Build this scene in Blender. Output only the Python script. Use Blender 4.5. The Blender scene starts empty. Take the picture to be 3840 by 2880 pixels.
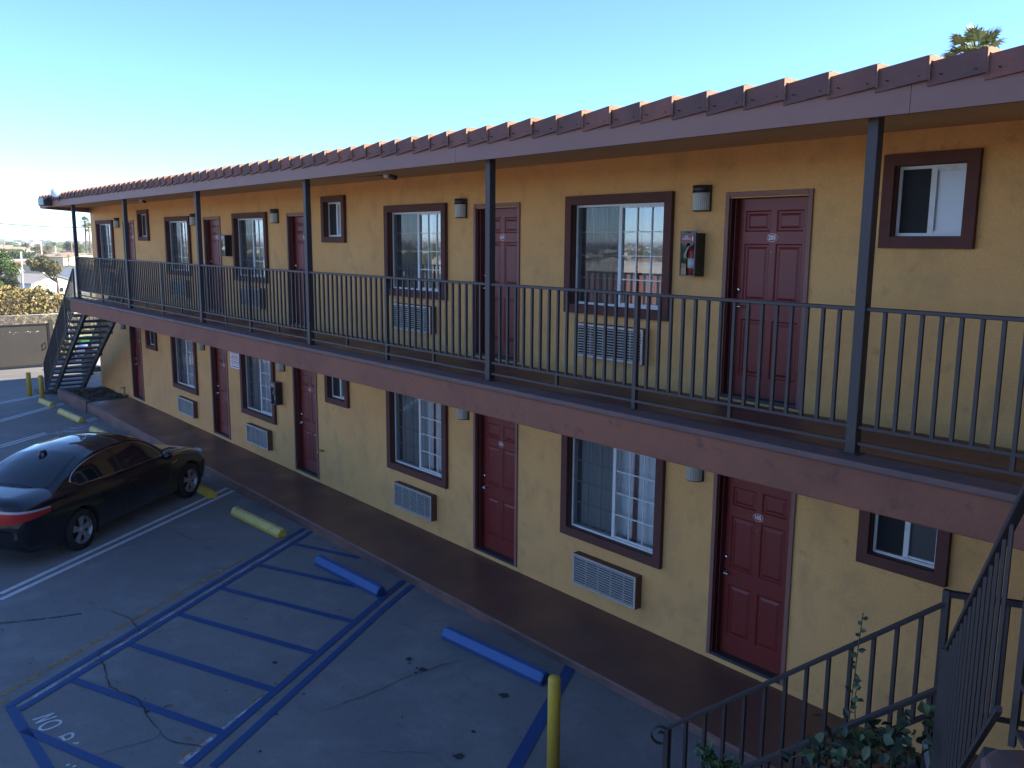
import bpy, bmesh, math, random
import numpy as np
from mathutils import Vector, Matrix

rnd = random.Random(7)
scene = bpy.context.scene
COL = scene.collection

# ------------------------------------------------------------------ camera
CAM = (2.301, -7.501, 4.493)
YAW, PITCH, ROLL = math.radians(49.855), math.radians(9.308), math.radians(0.437)
_f = Vector((-math.sin(YAW) * math.cos(PITCH), math.cos(YAW) * math.cos(PITCH), -math.sin(PITCH)))
_r = Vector((math.cos(YAW), math.sin(YAW), 0))
_u = _r.cross(_f)
_r2 = _r * math.cos(ROLL) + _u * math.sin(ROLL)
_u2 = -_r * math.sin(ROLL) + _u * math.cos(ROLL)
cam_data = bpy.data.cameras.new("camera")
cam_data.sensor_width = 36.0
cam_data.lens = 36.0 * 3235.7 / 3840.0
cam_data.clip_start = 0.05
cam_data.clip_end = 40000
cam = bpy.data.objects.new("camera", cam_data)
cam.matrix_world = Matrix(((_r2.x, _u2.x, -_f.x, CAM[0]), (_r2.y, _u2.y, -_f.y, CAM[1]),
                           (_r2.z, _u2.z, -_f.z, CAM[2]), (0, 0, 0, 1)))
COL.objects.link(cam)
scene.camera = cam

# ------------------------------------------------------------------ sky, sun, exposure
SUN_AZ = math.atan2(0.62, 0.78)        # from +Y towards +X
SUN_EL = math.radians(36)
world = bpy.data.worlds.new("World")
scene.world = world
world.use_nodes = True
wn = world.node_tree
sky = wn.nodes.new("ShaderNodeTexSky")
sky.sky_type = 'NISHITA'
sky.sun_disc = False
sky.sun_elevation = SUN_EL
sky.sun_rotation = SUN_AZ
sky.air_density = 0.60
sky.dust_density = 0.1
sky.ozone_density = 7.5
wn.links.new(sky.outputs[0], wn.nodes["Background"].inputs[0])
wn.nodes["Background"].inputs[1].default_value = 0.15
sd = bpy.data.lights.new("sun", 'SUN')
sd.energy = 5.0
sd.angle = math.radians(0.5)
sd.color = (1.0, 0.9, 0.76)
sun = bpy.data.objects.new("sun", sd)
sv = Vector((math.sin(SUN_AZ) * math.cos(SUN_EL), math.cos(SUN_AZ) * math.cos(SUN_EL), math.sin(SUN_EL)))
sun.rotation_euler = sv.to_track_quat('Z', 'Y').to_euler()
COL.objects.link(sun)
scene.view_settings.view_transform = 'Standard'
scene.view_settings.look = 'None'
scene.view_settings.exposure = 1.58
scene.view_settings.gamma = 1.0
scene.cycles.max_bounces = 8
scene.cycles.transparent_max_bounces = 12

# ------------------------------------------------------------------ helpers
def at(u, v, dist):
    """world point seen at photo pixel (3840 wide) at a horizontal distance"""
    d = _r2 * ((u - 1920) / 3235.7) + _u2 * (-(v - 1440) / 3235.7) + _f
    h = math.hypot(d.x, d.y)
    return Vector(CAM) + d * (dist / h)

def lotz(x):
    return -0.13 + 0.0105 * x

class MB:
    def __init__(s):
        s.v, s.f, s.m, s.sm = [], [], [], []
    def poly(s, pts, m=0, smooth=False):
        b = len(s.v)
        s.v.extend([tuple(p) for p in pts])
        s.f.append(tuple(range(b, b + len(pts))))
        s.m.append(m); s.sm.append(smooth)
    def box(s, x0, x1, y0, y1, z0, z1, m=0):
        b = len(s.v)
        s.v += [(x0, y0, z0), (x1, y0, z0), (x1, y1, z0), (x0, y1, z0), (x0, y0, z1), (x1, y0, z1), (x1, y1, z1), (x0, y1, z1)]
        for f in ((0, 3, 2, 1), (4, 5, 6, 7), (0, 1, 5, 4), (1, 2, 6, 5), (2, 3, 7, 6), (3, 0, 4, 7)):
            s.f.append(tuple(b + i for i in f)); s.m.append(m); s.sm.append(False)
    def prism(s, pts, z0, z1, m=0):
        """plan outline (counter clockwise) between two heights; z may be a function of x, y"""
        a = [(p[0], p[1], z0(p[0], p[1]) if callable(z0) else z0) for p in pts]
        c = [(p[0], p[1], z1(p[0], p[1]) if callable(z1) else z1) for p in pts]
        s.loft([a, c], m, cap=True)
    def loft(s, rings, m=0, cap=False, smooth=False, closed=True):
        b = len(s.v); n = len(rings[0])
        for r in rings: s.v.extend([tuple(p) for p in r])
        for i in range(len(rings) - 1):
            for j in range(n if closed else n - 1):
                k = (j + 1) % n
                s.f.append((b + i * n + j, b + i * n + k, b + (i + 1) * n + k, b + (i + 1) * n + j))
                s.m.append(m); s.sm.append(smooth)
        if cap:
            s.f.append(tuple(b + j for j in reversed(range(n)))); s.m.append(m); s.sm.append(False)
            t = b + (len(rings) - 1) * n
            s.f.append(tuple(t + j for j in range(n))); s.m.append(m); s.sm.append(False)
    def tube(s, pts, r, n=6, m=0, smooth=True, cap=True):
        """round bar through the points; r a number or one per point"""
        pts = [Vector(p) for p in pts]
        rings = []
        for i, p in enumerate(pts):
            t = (pts[min(i + 1, len(pts) - 1)] - pts[max(i - 1, 0)])
            t = t.normalized() if t.length > 1e-9 else Vector((0, 0, 1))
            a = t.cross(Vector((0, 0, 1)))
            if a.length < 1e-3: a = t.cross(Vector((0, 1, 0)))
            a.normalize(); c = a.cross(t)
            rr = r[i] if isinstance(r, (list, tuple)) else r
            rings.append([p + (a * math.cos(2 * math.pi * j / n) + c * math.sin(2 * math.pi * j / n)) * rr for j in range(n)])
        s.loft(rings, m, cap, smooth)
    def bar(s, p, q, w, h, m=0, side=None):
        """rectangular bar from p to q; w across (horizontal), h up"""
        p, q = Vector(p), Vector(q)
        t = (q - p).normalized()
        a = Vector(side).normalized() if side is not None else t.cross(Vector((0, 0, 1)))
        if a.length < 1e-3: a = Vector((1, 0, 0))
        a.normalize(); c = a.cross(t).normalized()
        rr = []
        for e in (p, q):
            rr.append([e + a * (w / 2) * i + c * (h / 2) * j for i, j in ((-1, -1), (1, -1), (1, 1), (-1, 1))])
        s.loft(rr, m, True)
    def lathe(s, prof, c=(0, 0, 0), n=16, m=0, axis='z', smooth=True, cap=True):
        rings = []
        for r, h in prof:
            ring = []
            for j in range(n):
                a = 2 * math.pi * j / n
                x, y = r * math.cos(a), r * math.sin(a)
                if axis == 'z': ring.append((c[0] + x, c[1] + y, c[2] + h))
                elif axis == 'y': ring.append((c[0] + x, c[1] + h, c[2] - y))
                else: ring.append((c[0] + h, c[1] + x, c[2] + y))
            rings.append(ring)
        s.loft(rings, m, cap, smooth)
    def build(s, name, mats, parent=None, bevel=0.0, seg=1):
        me = bpy.data.meshes.new(name)
        me.from_pydata(s.v, [], s.f)
        mats = mats if isinstance(mats, (list, tuple)) else [mats]
        for q in mats: me.materials.append(q)
        me.polygons.foreach_set("material_index", s.m)
        me.polygons.foreach_set("use_smooth", s.sm)
        me.update()
        o = bpy.data.objects.new(name, me)
        COL.objects.link(o)
        if parent is not None: o.parent = parent
        if bevel:
            b = o.modifiers.new("bevel", 'BEVEL'); b.width = bevel; b.segments = seg; b.limit_method = 'ANGLE'
        return o

def tag(o, label=None, cat=None, group=None, kind=None):
    if label: o["label"] = label
    if cat: o["category"] = cat
    if group: o["group"] = group
    if kind: o["kind"] = kind
    return o

def empty(name, loc=(0, 0, 0), label=None, cat=None, group=None, rz=0.0):
    o = bpy.data.objects.new(name, None)
    o.location = loc; o.rotation_euler = (0, 0, rz)
    o.empty_display_size = 0.2
    COL.objects.link(o)
    return tag(o, label, cat, group)

def copy_tree(o, parent=None):
    c = o.copy(); COL.objects.link(c)
    if parent is not None: c.parent = parent
    for ch in [k for k in o.children]: copy_tree(ch, c)
    return c

_pending = []
def text_part(body, size, parent, loc, m, rot=(math.pi / 2, 0, 0), name="lettering", bold=0.0):
    cu = bpy.data.curves.new(name, 'FONT')
    cu.body = body; cu.size = size; cu.align_x = 'CENTER'; cu.align_y = 'CENTER'
    cu.extrude = 0.0015; cu.offset = bold
    o = bpy.data.objects.new(name, cu)
    COL.objects.link(o)
    dg = bpy.context.evaluated_depsgraph_get()
    me = bpy.data.meshes.new_from_object(o.evaluated_get(dg))
    bpy.data.objects.remove(o)
    me.materials.clear(); me.materials.append(m)
    t = bpy.data.objects.new(name, me)
    t.location = loc; t.rotation_euler = rot
    COL.objects.link(t)
    if parent is not None: t.parent = parent
    return t

# ------------------------------------------------------------------ materials
MATS = {}
def mat(name, color, rough=0.6, metal=0.0, spots=(), bump=(), coat=0.0, spec=0.5, space='pos', rough_var=None, stretch=None):
    """spots: (scale, colour, low, high, amount[, detail]); bump: (scale, strength, distance)"""
    m = bpy.data.materials.new(name); m.use_nodes = True
    nt = m.node_tree; N, L = nt.nodes, nt.links
    p = N["Principled BSDF"]
    p.inputs["Base Color"].default_value = (*color, 1)
    p.inputs["Roughness"].default_value = rough
    p.inputs["Metallic"].default_value = metal
    p.inputs["Specular IOR Level"].default_value = spec
    if coat:
        p.inputs["Coat Weight"].default_value = coat; p.inputs["Coat Roughness"].default_value = 0.03
    if spots or bump or rough_var:
        if space == 'pos':
            src = N.new("ShaderNodeNewGeometry").outputs["Position"]
        else:
            src = N.new("ShaderNodeTexCoord").outputs["Object"]
        if stretch:
            mp = N.new("ShaderNodeMapping"); mp.inputs["Scale"].default_value = stretch
            L.new(src, mp.inputs[0]); src2 = mp.outputs[0]
        else:
            src2 = src
    col = None
    for i, sp in enumerate(spots):
        sc, c2, lo, hi, amt = sp[:5]
        t = N.new("ShaderNodeTexNoise"); t.inputs["Scale"].default_value = sc
        t.inputs["Detail"].default_value = sp[5] if len(sp) > 5 else 6
        t.inputs["Roughness"].default_value = 0.62
        L.new(src2 if (len(sp) > 6 and sp[6]) else src, t.inputs["Vector"])
        mr = N.new("ShaderNodeMapRange"); mr.inputs[1].default_value = lo; mr.inputs[2].default_value = hi
        mr.inputs[3].default_value = 0; mr.inputs[4].default_value = amt
        L.new(t.outputs[0], mr.inputs[0])
        mx = N.new("ShaderNodeMix"); mx.data_type = 'RGBA'
        L.new(mr.outputs[0], mx.inputs[0])
        if col is None: mx.inputs[6].default_value = (*color, 1)
        else: L.new(col, mx.inputs[6])
        mx.inputs[7].default_value = (*c2, 1)
        col = mx.outputs[2]
    if col is not None: L.new(col, p.inputs["Base Color"])
    if rough_var:
        t = N.new("ShaderNodeTexNoise"); t.inputs["Scale"].default_value = rough_var[0]; t.inputs["Detail"].default_value = 5
        L.new(src, t.inputs["Vector"])
        mr = N.new("ShaderNodeMapRange"); mr.inputs[1].default_value = 0.3; mr.inputs[2].default_value = 0.7
        mr.inputs[3].default_value = rough_var[1]; mr.inputs[4].default_value = rough_var[2]
        L.new(t.outputs[0], mr.inputs[0]); L.new(mr.outputs[0], p.inputs["Roughness"])
    nrm = None
    for sc, st, di in bump:
        t = N.new("ShaderNodeTexNoise"); t.inputs["Scale"].default_value = sc; t.inputs["Detail"].default_value = 4
        L.new(src, t.inputs["Vector"])
        b = N.new("ShaderNodeBump"); b.inputs["Strength"].default_value = st; b.inputs["Distance"].default_value = di
        L.new(t.outputs[0], b.inputs["Height"])
        if nrm is not None: L.new(nrm, b.inputs["Normal"])
        nrm = b.outputs[0]
    if nrm is not None: L.new(nrm, p.inputs["Normal"])
    MATS[name] = m
    return m

def glass_mat(name, tint=(0.93, 0.96, 0.97), ior=2.1, rough=0.0):
    m = bpy.data.materials.new(name); m.use_nodes = True
    nt = m.node_tree; N, L = nt.nodes, nt.links
    N.remove(N["Principled BSDF"])
    tr = N.new("ShaderNodeBsdfTransparent"); tr.inputs[0].default_value = (*tint, 1)
    gl = N.new("ShaderNodeBsdfGlossy"); gl.inputs["Roughness"].default_value = rough
    gl.inputs[0].default_value = (1, 1, 1, 1)
    fr = N.new("ShaderNodeFresnel"); fr.inputs[0].default_value = ior
    mx = N.new("ShaderNodeMixShader")
    L.new(fr.outputs[0], mx.inputs[0]); L.new(tr.outputs[0], mx.inputs[1]); L.new(gl.outputs[0], mx.inputs[2])
    L.new(mx.outputs[0], N["Material Output"].inputs[0])
    return m

def screen_mat(name, color, opacity):
    """insect mesh far finer than a pixel: partly see-through cloth"""
    m = bpy.data.materials.new(name); m.use_nodes = True
    nt = m.node_tree; N, L = nt.nodes, nt.links
    p = N["Principled BSDF"]; p.inputs["Base Color"].default_value = (*color, 1); p.inputs["Roughness"].default_value = 0.8
    p.inputs["Alpha"].default_value = opacity
    return m

YEL = mat("stucco_yellow", (0.76, 0.405, 0.140), 0.9,
          spots=[(0.55, (0.66, 0.325, 0.105), 0.40, 0.70, 0.8), (2.3, (0.47, 0.275, 0.11), 0.50, 0.74, 0.75), (1.7, (0.44, 0.25, 0.105), 0.56, 0.78, 0.75, 7, True), (38, (0.57, 0.32, 0.11), 0.4, 0.75, 0.6, 3),
                 (5.0, (0.26, 0.17, 0.09), 0.60, 0.8, 0.65), (110, (0.36, 0.21, 0.08), 0.56, 0.74, 0.6, 3)],
          bump=[(150, 0.6, 0.007), (42, 0.45, 0.010)], stretch=(1.6, 1.6, 0.8))
SOFFIT = mat("soffit_ochre", (0.60, 0.35, 0.155), 0.9, spots=[(1.1, (0.50, 0.28, 0.12), 0.45, 0.7, 0.6)], bump=[(60, 0.3, 0.004)])
TRIM = mat("stucco_brown", (0.108, 0.037, 0.027), 0.85, spots=[(3, (0.075, 0.028, 0.024), 0.45, 0.7, 0.7), (30, (0.13, 0.055, 0.045), 0.55, 0.75, 0.5)], bump=[(150, 0.45, 0.004)])
SLAB = mat("slab_stucco", (0.25, 0.095, 0.054), 0.9, spots=[(1.3, (0.175, 0.068, 0.043), 0.45, 0.7, 0.8), (6, (0.06, 0.032, 0.030), 0.58, 0.75, 0.7), (40, (0.19, 0.09, 0.07), 0.55, 0.75, 0.4)],
           bump=[(26, 0.6, 0.012), (120, 0.4, 0.005)])
SLABTOP = mat("slab_cap_paint", (0.15, 0.08, 0.066), 0.7, spots=[(2, (0.09, 0.06, 0.06), 0.42, 0.65, 0.8), (14, (0.055, 0.045, 0.045), 0.58, 0.75, 0.7)], bump=[(80, 0.3, 0.004)])
FLOOR = mat("walkway_paint", (0.16, 0.072, 0.052), 0.5, spots=[(1.5, (0.115, 0.056, 0.043), 0.4, 0.7, 0.8), (9, (0.17, 0.11, 0.09), 0.62, 0.78, 0.5)],
            bump=[(70, 0.15, 0.003)], rough_var=(1.2, 0.32, 0.6))
KERBF = mat("kerb_paint", (0.17, 0.082, 0.060), 0.7, spots=[(2.2, (0.07, 0.038, 0.03), 0.42, 0.68, 0.8), (12, (0.16, 0.10, 0.08), 0.62, 0.75, 0.5)], bump=[(60, 0.25, 0.004)])
FASCIA = mat("fascia_paint", (0.245, 0.112, 0.084), 0.6, spots=[(0.8, (0.205, 0.095, 0.075), 0.4, 0.7, 0.7), (3.5, (0.16, 0.08, 0.065), 0.56, 0.76, 0.6), (14, (0.30, 0.16, 0.12), 0.64, 0.78, 0.5)], bump=[(25, 0.08, 0.003)])
TILE = mat("roof_tile", (0.185, 0.074, 0.058), 0.85, spots=[(2.1, (0.10, 0.05, 0.045), 0.4, 0.66, 0.85), (22, (0.19, 0.095, 0.075), 0.55, 0.75, 0.5)], bump=[(70, 0.4, 0.006)])
DOORM = mat("door_red", (0.175, 0.016, 0.010), 0.46, spots=[(2.5, (0.135, 0.013, 0.009), 0.4, 0.7, 0.6)], bump=[(60, 0.05, 0.002)])
JAMB = mat("jamb_red", (0.11, 0.020, 0.016), 0.5)
CASING = mat("casing_paint", (0.235, 0.105, 0.075), 0.6, spots=[(3, (0.19, 0.085, 0.065), 0.4, 0.7, 0.6)])
METAL = mat("railing_paint", (0.044, 0.033, 0.032), 0.58, spots=[(4, (0.034, 0.026, 0.026), 0.4, 0.7, 0.6), (30, (0.10, 0.06, 0.045), 0.66, 0.8, 0.5)], bump=[(90, 0.06, 0.002)])
CONC = mat("lot_concrete", (0.172, 0.166, 0.155), 0.8,
           spots=[(0.35, (0.13, 0.127, 0.123), 0.38, 0.66, 0.8), (1.6, (0.25, 0.243, 0.232), 0.5, 0.72, 0.55), (7, (0.12, 0.118, 0.115), 0.52, 0.76, 0.6, 8), (3.2, (0.085, 0.083, 0.08), 0.60, 0.78, 0.65, 7, True), (60, (0.30, 0.29, 0.28), 0.5, 0.72, 0.4)],
           bump=[(110, 0.3, 0.003), (18, 0.15, 0.004)], stretch=(0.45, 1.6, 1))
BLUEP = mat("blue_line_paint", (0.007, 0.052, 0.165), 0.65, spots=[(5, (0.014, 0.062, 0.17), 0.5, 0.75, 0.7), (28, (0.09, 0.10, 0.14), 0.66, 0.78, 0.8)], bump=[(90, 0.2, 0.003)])
WHITEP = mat("white_line_paint", (0.58, 0.58, 0.57), 0.7, spots=[(7, (0.40, 0.40, 0.39), 0.45, 0.7, 0.7), (35, (0.16, 0.16, 0.16), 0.66, 0.76, 0.8)], bump=[(90, 0.2, 0.003)])
def worn_mat(name, color, lo, hi, sc=9):
    m = screen_mat(name, color, 1.0); N, L = m.node_tree.nodes, m.node_tree.links
    g = N.new("ShaderNodeNewGeometry"); t = N.new("ShaderNodeTexNoise"); t.inputs["Scale"].default_value = sc; t.inputs["Detail"].default_value = 8
    t.inputs["Roughness"].default_value = 0.7
    mr = N.new("ShaderNodeMapRange"); mr.inputs[1].default_value = lo; mr.inputs[2].default_value = hi
    L.new(g.outputs["Position"], t.inputs["Vector"]); L.new(t.outputs[0], mr.inputs[0]); L.new(mr.outputs[0], N["Principled BSDF"].inputs["Alpha"])
    return m
GOLDP = worn_mat("worn_gold_paint", (0.40, 0.22, 0.06), 0.40, 0.66)
WORNW = worn_mat("worn_white_paint", (0.48, 0.48, 0.48), 0.38, 0.62, 6)
TARM = worn_mat("tar_line", (0.04, 0.04, 0.04), 0.35, 0.6, 12)
PALEP = worn_mat("pale_patch", (0.33, 0.33, 0.34), 0.30, 0.62, 3)
OILM = worn_mat("oil_stain", (0.022, 0.021, 0.02), 0.34, 0.62, 5)
CRACKM = mat("crack_dark", (0.035, 0.034, 0.033), 0.95)
YELP = mat("yellow_paint", (0.56, 0.37, 0.035), 0.6, spots=[(6, (0.45, 0.30, 0.05), 0.45, 0.7, 0.7), (24, (0.20, 0.16, 0.08), 0.64, 0.76, 0.8)], bump=[(60, 0.25, 0.004)])
BLUET = mat("blue_stop_skylit_paint", (.020, .088, .25), .6, spots=[(9, (.03, .10, .24), .45, .7, .7), (16, (.12, .15, .2), .60, .72, .7)], bump=[(55, .3, .005)])  # slope tone: sky light painted in as lighter blue, chips besides
YELP2 = mat("faded_skylit_yellow_paint", (0.60, 0.47, 0.14), 0.7, spots=[(8, (0.52, 0.42, 0.18), 0.45, 0.7, 0.7), (13, (0.22, 0.20, 0.13), 0.54, 0.68, 0.85)], bump=[(50, 0.3, 0.005)])  # faded and chipped, and painted paler for sky light on the slopes
BLUES = mat("blue_stop_paint", (0.008, 0.045, 0.145), 0.6, spots=[(9, (0.014, 0.055, 0.15), 0.45, 0.7, 0.7)], bump=[(60, 0.25, 0.004)])  # side tone of the stops: shade painted in as darker blue
VINYL = mat("white_vinyl", (0.62, 0.62, 0.60), 0.45, spots=[(9, (0.42, 0.42, 0.38), 0.52, 0.75, 0.6)])
GLASS = glass_mat("window_glass")
GLASSB = glass_mat("window_glass_open", ior=2.0)
SCREEN = screen_mat("insect_screen", (0.035, 0.037, 0.038), 0.52)
SCREENB = screen_mat("insect_screen_dense", (0.008, 0.009, 0.010), 0.93)
CURT = mat("curtain_white", (0.80, 0.80, 0.79), 0.9, bump=[(3, 0.1, 0.01)])
CURTG = mat("curtain_grey", (0.42, 0.41, 0.38), 0.9)
CURTR = mat("curtain_edge_red", (0.22, 0.06, 0.03), 0.9)
FROST = mat("frosted_pane", (0.50, 0.52, 0.54), 0.25)
FROSTD = mat("dark_grey_pane", (0.05, 0.055, 0.06), 0.3)  # darker grey pane in the lower bath windows
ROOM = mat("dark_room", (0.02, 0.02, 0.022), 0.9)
ALU = mat("grille_aluminium", (0.50, 0.48, 0.43), 0.45, 0.3, spots=[(6, (0.28, 0.28, 0.27), 0.5, 0.75, 0.6)])
ACBOX = mat("air_conditioner_case", (0.15, 0.065, 0.042), 0.7, spots=[(6, (0.10, 0.05, 0.04), 0.45, 0.7, 0.6)])
DARK = mat("recess_black", (0.012, 0.012, 0.013), 0.8)
BLACK = mat("black_enamel", (0.018, 0.019, 0.021), 0.4)
CHROME = mat("chrome", (0.65, 0.65, 0.66), 0.16, 1.0)
BRASS = mat("brass", (0.55, 0.36, 0.12), 0.35, 1.0)
LAMPG = mat("lamp_glass_ribbed", (0.40, 0.39, 0.33), 0.35, spots=[(7, (0.30, 0.28, 0.22), 0.42, 0.7, 0.7)])
THRESH = mat("threshold_grey", (0.035, 0.037, 0.04), 0.5)
PLATER = mat("plate_red", (0.26, 0.02, 0.02), 0.4)
WHITE = mat("white_enamel", (0.75, 0.75, 0.74), 0.5)
SIGNR = mat("sign_red", (0.55, 0.05, 0.03), 0.6)
SIGNB = mat("sign_blue", (0.10, 0.12, 0.40), 0.6)
SIGNP = mat("sign_pink_red", (0.62, 0.20, 0.18), 0.6)
REDEX = mat("extinguisher_red", (0.45, 0.03, 0.02), 0.3)
CLEARC = glass_mat("cabinet_cover", (0.85, 0.87, 0.88), 1.5)
SOIL = mat("soil", (0.055, 0.042, 0.032), 0.95, spots=[(6, (0.03, 0.024, 0.02), 0.4, 0.65, 0.8), (30, (0.10, 0.08, 0.055), 0.6, 0.75, 0.6)], bump=[(18, 1.0, 0.04)])
BARK = mat("bark", (0.13, 0.10, 0.075), 0.9, spots=[(9, (0.08, 0.06, 0.05), 0.4, 0.65, 0.8)], bump=[(25, 0.5, 0.02)])
TERR = mat("dry_land", (0.16, 0.135, 0.085), 0.95, spots=[(0.02, (0.09, 0.10, 0.05), 0.42, 0.6, 0.8), (0.3, (0.20, 0.17, 0.12), 0.5, 0.7, 0.6)])

# ------------------------------------------------------------------ the ground
def terrain_h(x, y):
    dx = max(-38 - x, 0, x - 60); dy = max(-26 - y, 0, y - 30)
    d = math.hypot(dx, dy)
    t = min(d / 26.0, 1.0); t = t * t * (3 - 2 * t)
    return -0.62 - 8.2 * t
tb = MB()
radii = [0, 15, 25, 30, 34, 37, 40, 43, 46, 50, 55, 60, 66, 74, 90, 130, 220, 400, 800, 1600, 3200, 6000, 9000]
nseg = 96
rings = []
for r in radii:
    ring = []
    for j in range(nseg):
        a = 2 * math.pi * j / nseg
        x, y = -8 + max(r, .01) * math.cos(a), 2 + max(r, .01) * math.sin(a)
        ring.append((x, y, terrain_h(x, y)))
    rings.append(ring)
tb.loft(rings, 0, False, True)
ter = tb.build("terrain", TERR); tag(ter, kind='structure')

lb = MB()
NX = 40
for i in range(NX):
    x0, x1 = -37.6 + i * 45.6 / NX, -37.6 + (i + 1) * 45.6 / NX
    for (y0, y1) in ((-24, -12), (-12, -1.2), (-1.2, 9)):
        lb.poly([(x0, y0, lotz(x0)), (x1, y0, lotz(x1)), (x1, y1, lotz(x1)), (x0, y1, lotz(x0))])
lot = lb.build("parking_lot", CONC); tag(lot, kind='structure')

def ribbon(mb, pts, w, dz, m=0, jitter=0.0, taper=False):
    """flat strip lying on the lot along the points"""
    P = [Vector((p[0], p[1])) for p in pts]
    if jitter:
        Q = []
        for a, b in zip(P[:-1], P[1:]):
            n = max(2, int((b - a).length / 0.07))
            for k in range(n):
                c = a.lerp(b, k / n); Q.append(c + Vector((rnd.uniform(-jitter, jitter), rnd.uniform(-jitter, jitter))))
        Q.append(P[-1]); P = Q
    L, R = [], []
    for i, p in enumerate(P):
        t = (P[min(i + 1, len(P) - 1)] - P[max(i - 1, 0)]).normalized()
        nn = Vector((-t.y, t.x))
        ww = w * (rnd.uniform(0.35, 1.35) if jitter else 1.0)
        if taper: ww *= min(1, 4 * min(i, len(P) - 1 - i) / max(1, len(P) - 1) + 0.15)
        a, b = p + nn * ww / 2, p - nn * ww / 2
        L.append((a.x, a.y, lotz(a.x) + dz)); R.append((b.x, b.y, lotz(b.x) + dz))
    for i in range(len(P) - 1):
        mb.poly([R[i], R[i + 1], L[i + 1], L[i]], m)

WHITE_L = [[(-10.571, -5.658), (-13.709, -1.232)], [(-10.344, -5.696), (-13.447, -1.225)], [(-24.268, -3.318), (-26.281, -1.146)], [(-24.013, -3.361), (-26.07, -1.147)], [(-20.746, -3.919), (-21.684, -2.757)], [(-20.498, -3.962), (-21.487, -2.759)], [(-22.665, -1.573), (-23.103, -1.151)], [(-22.471, -1.564), (-22.853, -1.163)], [(-17.3, -4.6), (-19.886, -1.184)], [(-17.1, -4.6), (-19.681, -1.19)], [(-27.385, -2.785), (-28.249, -1.367)], [(-27.158, -2.824), (-27.99, -1.406)]]
BLUE_L = [[(-7.185, -6.174), (-10.471, -1.23)], [(-7.045, -6.091), (-10.245, -1.23)], [(-4.988, -5.144), (-7.084, -1.843), (-7.468, -1.23)], [(-4.838, -4.964), (-6.782, -2.002), (-7.244, -1.23)], [(-9.857, -1.701), (-8.661, -1.24)], [(-9.36, -2.526), (-7.721, -1.841)], [(-8.842, -3.294), (-6.72, -2.443)], [(-8.401, -4.058), (-6.244, -3.203)], [(-7.892, -4.79), (-5.769, -3.944)], [(-7.43, -5.536), (-5.284, -4.665)], [(-7.17, -6.146), (-5.783, -6.107), (-4.4, -6.05)], [(-6.611, -6.128), (-5.376, -5.647), (-4.6, -5.34)], [(-4.2, -1.08), (-3.085, -2.893), (-1.2, -5.9)]]
WORN_L = [[(-7.096, -6.136), (-7.533, -5.477), (-8.102, -4.567), (-8.91, -3.328), (-9.928, -1.785)], [(-5.08, -5.17), (-5.64, -4.18), (-6.93, -2.03)]]
GOLD_L = [[(-7.502, -6.166), (-7.856, -5.613), (-8.273, -4.956), (-8.719, -4.312), (-9.251, -3.441), (-9.792, -2.473)], [(-7.309, -6.207), (-7.344, -6.115)], [(-5.162, -5.121), (-5.324, -4.852)], [(-5.687, -4.22), (-5.75, -4.05)], [(-5.868, -3.879), (-5.997, -3.677)]]
LETTER_L = [[(-6.749, -6.028), (-6.761, -5.833)], [(-6.76, -5.835), (-6.662, -6.024)], [(-6.662, -6.024), (-6.675, -5.829)], [(-6.558, -6.004), (-6.593, -5.961), (-6.612, -5.904), (-6.595, -5.853), (-6.561, -5.824), (-6.522, -5.824), (-6.489, -5.852), (-6.474, -5.904), (-6.468, -5.958), (-6.484, -5.996), (-6.519, -6.013), (-6.558, -6.004)], [(-6.246, -5.907), (-6.258, -5.795)], [(-6.258, -5.795), (-6.212, -5.788), (-6.17, -5.807), (-6.151, -5.847), (-6.159, -5.874), (-6.205, -5.881), (-6.243, -5.875)], [(-6.046, -5.828), (-6.054, -5.811)], [(-6.02, -5.813), (-6.038, -5.783)], [(-5.709, -5.969), (-5.706, -5.937)], [(-5.642, -5.929), (-5.651, -5.899)]]
CRACK_L = [[(-9.579, -4.863), (-9.207, -4.768), (-8.821, -4.601), (-8.512, -4.556), (-8.204, -4.576), (-8.049, -4.579), (-8.01, -4.715), (-7.976, -4.959), (-7.915, -5.094), (-7.761, -5.146), (-7.44, -5.18), (-7.195, -5.225), (-6.942, -5.245), (-6.767, -5.207), (-6.593, -5.137), (-6.455, -5.109), (-6.183, -5.125), (-5.983, -5.138), (-5.732, -5.128), (-5.636, -5.2), (-5.663, -5.413), (-5.692, -5.71)], [(-5.732, -5.128), (-5.542, -5.134), (-5.363, -5.034), (-5.195, -4.9)], [(-5.082, -3.932), (-5.063, -3.783), (-5.057, -3.424), (-5.056, -3.078), (-5.096, -2.763), (-5.083, -2.469), (-5.069, -2.164), (-5.012, -1.961)], [(-7.985, -4.502), (-7.932, -4.251), (-7.941, -3.993)], [(-8.023, -3.608), (-7.953, -3.315), (-8.101, -3.011), (-8.258, -2.355)], [(-11.799, -2.956), (-10.94, -2.841), (-11.012, -2.36), (-11.186, -1.87)], [(-4.293, -3.965), (-4.092, -3.732), (-3.889, -3.483), (-3.619, -3.251)], [(-10.468, -3.511), (-10.539, -2.826), (-10.668, -2.413)]]
CRACK_W = [0.014, 0.012, 0.009, 0.006, 0.005, 0.012, 0.005, 0.005]
SPOT_L = [(-5.44, -2.471, .055), (-5.135, -2.49, .06), (-5.21, -2.517, .025), (-5.127, -2.588, .025), (-5.356, -2.517, .02), (-6.745, -1.746, .02), (-4.124, -2.153, .07), (-3.79, -2.818, .03), (-3.551, -3.169, .06), (-6.342, -3.668, .04), (-4.794, -4.533, .02), (-7.157, -2.408, .02), (-6.187, -5.115, .035), (-5.493, -3.744, .02)]
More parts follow.
